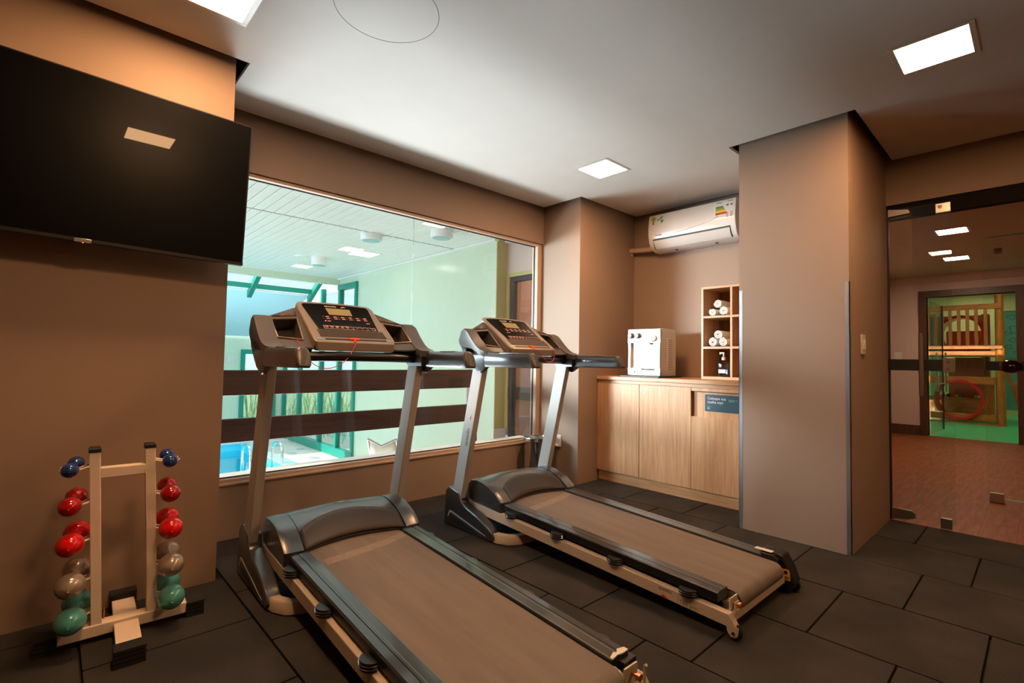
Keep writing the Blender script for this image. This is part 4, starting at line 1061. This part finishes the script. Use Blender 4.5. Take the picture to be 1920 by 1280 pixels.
    for i, (u, v) in enumerate(path):
        p0, p1 = path[max(0, i-1)], path[min(len(path)-1, i+1)]
        d = Vector((p1[0]-p0[0], p1[1]-p0[1])).normalized(); n = Vector((-d.y, d.x))*.024
        rings.append([(u+n.x, v+n.y, .006), (u-n.x, v-n.y, .006), (u-n.x, v-n.y, .05), (u-n.x*.8, v-n.y*.8, .056), (u+n.x*.8, v+n.y*.8, .056), (u+n.x, v+n.y, .05)])
    obj('base_tube', MB().loft(rings), M['tm_frame'], t, smooth=40)
    obj('front_tube', MB().box(-.35, .35, .36, .41, .02, .07), M['tm_frame'], t)
    obj('lift_motor', MB().box(-.06, .06, .06, .34, .06, .16), M['black_plastic'], t)
    for s in (-1, 1):
        # --- plastic base shroud
        pts = [(.500, .004), (.488, .214), (.450, .253), (.335, .229), (.307, .172), (.24, .148), (.16, .128), (.09, .102), (.035, .080), (.0, .058), (-.018, .03), (.0, .008)]
        mb = MB().prism(pts, 'x', s*.402, s*.338)
        sh_ = obj('base_shroud', mb, M['tm_dark'], t, bevel=.008, seg=3)
        ox = s*.4026
        q = [[(.455, .055), (.437, .098), (.408, .100), (.05, .030), (.06, .028), (.405, .086), (.430, .086), (.446, .058)]]
        mb = MB()
        for pl in q: mb.prism(pl, 'x', ox-s*.001, ox+s*.0006)
        obj('accent_stripe', mb, M['tm_post'], sh_, smooth=0)
        mb = MB().prism([(.425, .040), (.412, .070), (.395, .072), (.12, .020), (.13, .014)], 'x', ox-s*.001, ox+s*.0004)
        obj('inset_panel', mb, M['tm_railside'], sh_, smooth=0)
        # --- upright
        ua, ub = s*.397, s*.355
        rear = lambda z: .125+.24*(1-z)
        rings = [[(ua, rear(z), z), (ub, rear(z), z), (ub, rear(z)+.101, z), (ua, rear(z)+.101, z)] for z in (.12, .5, 1.045)]
        up_ = obj('upright', MB().loft(rings), M['tm_post'], t, bevel=.004)
        if s < 0:
            lettering('brand_lettering', 'speedo', .040, (ua-.0006, rear(.53)+.028, .53), (0, -.24, 1), (0, 1, .24), M['print_grey'], up_)
            decal('red_boomerang', [[(0, .004), (.050, .002), (.016, .018), (.022, .010)]], (ua-.0002, rear(.685)+.030, .685), (0, -.24, 1), (0, 1, .24), M['print_red'], up_)
        # --- handlebar with end cap
        def hb(v, k=1.0):
            top, bot = 1.118+.10*max(0, v), 1.036
            if v < -.30: bot = 1.036
            c = s*(.402-.012*(v < -.2)); w = .028*k; h = (top-bot)/2; zc = (top+bot)/2
            return [(c+w*a, v, zc+h*k*b) for a, b in ((-1, -.75), (-.75, -1), (.75, -1), (1, -.75), (1, .35), (.7, .85), (.3, 1), (-.3, 1), (-.7, .85), (-1, .35))]
        rings = [hb(.06), hb(.02), hb(-.10), hb(-.20), hb(-.29)]
        last = [(x, v-.030*((1.118-z)/.082), z) for x, v, z in hb(-.305)]
        rings.append(last)
        bar = obj('handlebar', MB().loft(rings), M['tm_dark'], t, smooth=45)
        capr = [[(x, v-.0006, z) for x, v, z in last], [(x, v-.010, z) for x, v, z in last]]
        cc = Vector((s*.39, 0, 1.075))
        capr.append([(cc.x+(x-cc.x)*.93, v-.020, cc.z+(z-cc.z)*.93) for x, v, z in last]); capr.append([(cc.x+(x-cc.x)*.75, v-.025, cc.z+(z-cc.z)*.75) for x, v, z in last])
        obj('grip_cap', MB().loft(capr), M['tm_shell'], bar, smooth=45)
        obj('pulse_plate', MB().box(s*.402-.013, s*.402+.013, -.20, -.06, 1.116, 1.1205), M['steel'], bar, bevel=.001)
        # --- console pod: outer wall and gusset
        out = [(.05, 1.090), (.12, 1.100), (.22, 1.105), (.30, 1.135), (.345, 1.18), (.352, 1.205), (.325, 1.262), (.295, 1.277), (.262, 1.262), (.20, 1.200), (.15, 1.158), (.11, 1.136), (.05, 1.122)]
        rings = []
        for u, k in ((.424, .93), (.418, .985), (.40, 1.0), (.372, 1.0), (.345, .99)):
            rings.append([(s*u, .2+(v-.2)*k, 1.18+(z-1.18)*k) for v, z in out])
        obj('pod_wall', MB().loft(rings), M['tm_shell'], t, smooth=45)
        gus = [(.045, 1.036), (.085, 1.012), (.112, .999), (.150, 1.012), (.190, 1.028), (.25, 1.078), (.30, 1.128), (.315, 1.165), (.20, 1.150), (.10, 1.105), (.045, 1.100)]
        obj('post_cover', MB().loft([[(s*u, .18+(v-.18)*k, 1.08+(z-1.08)*k) for v, z in gus] for u, k in ((.424, .95), (.420, 1), (.402, 1), (.399, .97))]), M['tm_dark'], t, smooth=45)
        obj('cover_inner', MB().loft([[(s*u, v, z) for v, z in ((.06, 1.04), (.20, 1.035), (.26, 1.08), (.30, 1.14), (.06, 1.11))] for u in (.402, .350)]), M['tm_dark'], t, smooth=45)
        # --- console pod: inner block with open cup well
        A = [(s*.350, .118, 1.128), (s*.205, .106, 1.122), (s*.205, .372, 1.335), (s*.350, .305, 1.276)]      # rear-low, front-high face corners
        Bk = [(s*.350, .16, 1.07), (s*.205, .16, 1.07), (s*.205, .44, 1.28), (s*.350, .37, 1.21)]
        cw = [(s*.352+(-s*.008), .168, 1.166), (s*.236, .153, 1.158), (s*.226, .288, 1.266), (s*.346, .282, 1.256)]
        dn = Vector((0, .10, -.05))
        cwb = [tuple(Vector(p)+dn*.9+Vector((0, 0, -.015))) for p in cw]
        bm = bmesh.new()
        a_ = [bm.verts.new(p) for p in A]; b_ = [bm.verts.new(p) for p in Bk]; c_ = [bm.verts.new(p) for p in cw]; e_ = [bm.verts.new(p) for p in cwb]
        for i in range(4):
            j = (i+1) % 4
            bm.faces.new((a_[i], a_[j], c_[j], c_[i])); bm.faces.new((a_[i], b_[i], b_[j], a_[j])); bm.faces.new((c_[i], c_[j], e_[j], e_[i]))
        bm.faces.new(b_[::-1]); bm.faces.new(e_)
        mb = MB(); mb.bm.free(); mb.bm = bm
        pod = obj('console_pod', mb, M['tm_shell'], t, smooth=30)
        obj('cup_rim', MB().tube([Vector(p)+Vector((0, -.002, .003)) for p in cw], .0045, 8, closed=True), M['rim'], pod)
        # arched back rest inside the cup well
        mid = [(Vector(e_p)*.90+Vector(c_p)*.10) for e_p, c_p in zip(cwb, cw)]
        mb = MB(); arch = []
        for k in range(13):
            a = PI*k/12; fx = .40-.26*math.cos(a); fy = .04+.72*math.sin(a)
            arch.append(tuple(mid[0]*(1-fx)*(1-fy)+mid[1]*fx*(1-fy)+mid[2]*fx*fy+mid[3]*(1-fx)*fy))
        mb.poly(arch); obj('bottle_rest', mb, M['tm_dark'], pod, solid=.004)
        tri = [(s*.338, .300, 1.2745), (s*.222, .308, 1.2855), (s*.218, .358, 1.3255), (s*.27, .335, 1.304)]
        obj('speaker_grille', MB().poly(tri), M['rib'], pod, solid=.004)
        obj('pod_lip', MB().tube([A[0], ((A[0][0]+A[1][0])/2, .108, 1.121), A[1]], .008, 8), M['tm_shell'], pod)
    # --- cross bar under the console
    rings = []
    for k in range(13):
        u = -.372+.744*k/12; q = 1-(u/.372)**2; v = .17-.09*q; z = 1.078+.006*q
        rings.append([(u, v+.032*math.cos(a), z+.024*math.sin(a)) for a in [2*PI*i/12 for i in range(12)]])
    obj('cross_bar', MB().loft(rings), M['black_plastic'], t, smooth=50)
    # --- console: sloping plate in its own plane (a across, b up the slope)
    O = Vector((0, .075, 1.152)); ub_ = Vector((0, .332, .222)).normalized(); na = Vector((1, 0, 0)); nn = na.cross(ub_)
    con_m = basis(O, na, ub_)
    top = lambda a: .392+.014*(1-(a/.2)**2)
    outline = [(-.196, .0), (.196, .0), (.206, .02), (.207, .36), (.196, .385)]+[(.18-.36*k/10, top(.18-.36*k/10)) for k in range(11)]+[(-.196, .385), (-.207, .36), (-.206, .02)]
    con = obj('console', MB().prism(outline, 'z', -.055, 0), M['tm_bezel'], t, bevel=.008, seg=3); con.matrix_local = con_m
    lip = [(-.192, -.030), (.192, -.030), (.196, .012), (.19, .02), (-.19, .02), (-.196, .012)]
    obj('tray_lip', MB().loft([[(-.193, .012, .004), (.193, .012, .004), (.193, .012, -.002), (-.193, .012, -.002)], [(-.196, -.004, .002), (.196, -.004, .002), (.196, .0, -.03), (-.196, .0, -.03)], [(-.192, -.026, -.034), (.192, -.026, -.034), (.192, .02, -.05), (-.192, .02, -.05)]]), M['tm_bezel'], con, bevel=.002)
    obj('tray_slot', MB().prism([(-.15, .020), (.17, .020), (.17, .034), (-.15, .034)], 'z', -.002, .0012), M['tm_railside'], con, bevel=.002)
    mb = MB()
    for k in range(9): mb.box(-.168, .172, .048+.0075*k, .052+.0075*k, .0, .0030)
    obj('book_rest_ribs', mb, M['rib'], con)
    pan = [(-.158, .118), (.152, .118), (.176, .35)]+[(.17-.345*k/8, top(.17-.345*k/8)-.026) for k in range(9)]+[(-.180, .35)]
    obj('display_panel', MB().prism(pan, 'z', .0, .0025), M['screen_glass'], con, bevel=.001)
    obj('lcd_screen', MB().prism([(-.064, .264), (.058, .264), (.064, .332), (-.066, .332)], 'z', .0025, .0040), M['lcd'], con, smooth=0)
    o_ = lettering('brand_lettering', 'speedo', .022, (-.066, .349, .0031), (1, 0, 0), (0, 1, 0), M['print_white'], con)
    decal('boomerang', [[(0, -.001), (.034, .006), (.010, .011), (.016, .006)]], (.018, .350, .0026), (1, 0, 0), (0, 1, 0), M['print_white'], con)
    leg = []
    for j, b in enumerate((.240, .221)):
        for k in range(6): leg += [[(-.092+.040*k, b), (-.070+.040*k, b), (-.074+.040*k, b+.007+.002*((k+j) % 2)), (-.088+.040*k, b+.007)], rect(-.104+.040*k, -.100+.040*k, b+.002, b+.005)]
    leg += [rect(-.105, -.098, .195, .203), rect(-.092, -.075, .196, .202), rect(.112, .132, .191, .197)]
    decal('key_legend', leg, (0, 0, .0025), (1, 0, 0), (0, 1, 0), M['print_pink'], con)
    fr = lambda x0, x1, y0, y1, w=.0016: [rect(x0, x1, y0, y0+w), rect(x0, x1, y1-w, y1), rect(x0, x0+w, y0, y1), rect(x1-w, x1, y0, y1)]
    decal('key_frame', fr(-.128, .020, .122, .152)+fr(.022, .142, .122, .150), (0, 0, .0025), (1, 0, 0), (0, 1, 0), M['print_white'], con)
    for k in range(10):
        b_ = obj('button', MB().lathe([(.001, .0075), (.0075, .0075), (.009, .006), (.009, .0025), (.001, .0025)], (-.115+.0262*k, .136, 0), 'z', 14, 1, 1.05), M['btn_red'] if k < 5 else M['btn_dark'], con)
    for x in (-.178, .178): obj('corner_plate', MB().box(x-.016, x+.016, .016, .034, 0, .003), M['steel'], con, bevel=.001)
    return t

def safety_key(t, pts, kx):
    con = [c for c in t.children if c.name.startswith('console') and not c.name.startswith('console_pod')][0]
    k = obj('safety_key', MB().box(kx-.026, kx+.026, .018, .034, .0, .010).box(kx-.006, kx+.006, .0, .018, -.001, .008), M['orange'], con, bevel=.003)
    inv = con.matrix_local.inverted()
    P = [inv @ Vector(p) for p in pts]
    # smooth the hanging cord
    out = []
    for i in range(len(P)-1):
        p0, p1, p2, p3 = P[max(0, i-1)], P[i], P[i+1], P[min(len(P)-1, i+2)]
        for j in range(6):
            u = j/6; out.append(.5*((2*p1)+(-p0+p2)*u+(2*p0-5*p1+4*p2-p3)*u*u+(-p0+3*p1-3*p2+p3)*u**3))
    out.append(P[-1])
    obj('key_cord', MB().tube(out, .0022, 6), M['cord'], con)

t1 = make_treadmill('nearer treadmill at the left with glossy teal lit foot rails and no rear end caps')
t2 = dup(t1, label='farther treadmill in the middle of the room with a black rear end cap')
t1.location = (1.0993, 2.3049, 0); t1.rotation_euler = (0, 0, -.0277)
t2.location = (2.307, 2.2758, 0); t2.rotation_euler = (0, 0, -.0143)
safety_key(t1, [(-.012, .066, 1.150), (-.05, .055, 1.085), (-.095, .05, 1.045), (-.156, .052, 1.026), (-.21, .07, 1.045), (-.245, .10, 1.10), (-.262, .135, 1.150), (-.268, .150, 1.160)], -.012)
safety_key(t2, [(-.008, .066, 1.150), (.03, .055, 1.135), (.052, .05, 1.10), (.10, .05, 1.070), (.150, .055, 1.078), (.172, .062, 1.11), (.176, .066, 1.140), (.165, .085, 1.162)], -.008)
# rear end cap, fitted only on the right of the farther treadmill
cp = [(-1.285, .176), (-1.36, .176), (-1.388, .168), (-1.418, .116), (-1.440, .058), (-1.436, .030), (-1.414, .004), (-1.345, .004), (-1.338, .05), (-1.30, .085), (-1.285, .12)]
ec = obj('rear_end_cap', MB().prism(cp, 'x', .252, .338), M['black_plastic'], t2, bevel=.008, seg=3)
obj('cap_flange', MB().prism([(-1.29, .168), (-1.355, .170), (-1.380, .150), (-1.372, .10), (-1.372, .04), (-1.345, .03), (-1.33, .06), (-1.31, .12)], 'x', .2275, .256), M['black_plastic'], t2, bevel=.004)
sx = .2512
obj('warning_sticker', MB().prism([(-1.3855, .112), (-1.4145, .112), (-1.4215, .100), (-1.4245, .062), (-1.3855, .060)], 'x', sx, sx+.002), M['yellow'], ec, smooth=0)
decal('sticker_print', [disc(.018, .036, .009), rect(.005, .033, .016, .018), rect(.005, .033, .011, .013), rect(.005, .033, .006, .008)], (sx-.0002, -1.3865, .0615), (0, -1, 0), (0, 0, 1), M['print_black'], ec)
for c in list(t2.children):
    if c.name.split('.')[0] in ('tension_bracket', 'tension_bolt') and sum(v.co.x for v in c.data.vertices) > 0: bpy.data.objects.remove(c)
obj('white_label', MB().prism([(.236, -1.262), (.268, -1.262), (.268, -1.345), (.236, -1.345)], 'z', .1755, .1765), M['label_white'], t2, smooth=0)
for c in list(t1.children):
    if c.name.split('.')[0] == 'upright':
        for k in list(c.children): bpy.data.objects.remove(k)
# torn white end on the nearer treadmill's right foot rail
obj('torn_rail_end', MB().prism([(.232, -1.338), (.262, -1.326), (.270, -1.334), (.285, -1.322), (.312, -1.330), (.312, -1.347), (.285, -1.349), (.262, -1.344), (.232, -1.348)], 'z', zdeck(-1.33)-.003, zdeck(-1.33)+.0012), M['label_white'], t1, smooth=0)
obj('rail_stub', MB().box(.262, .325, -1.372, -1.335, .105, .142), M['black_plastic'], t1, bevel=.003)
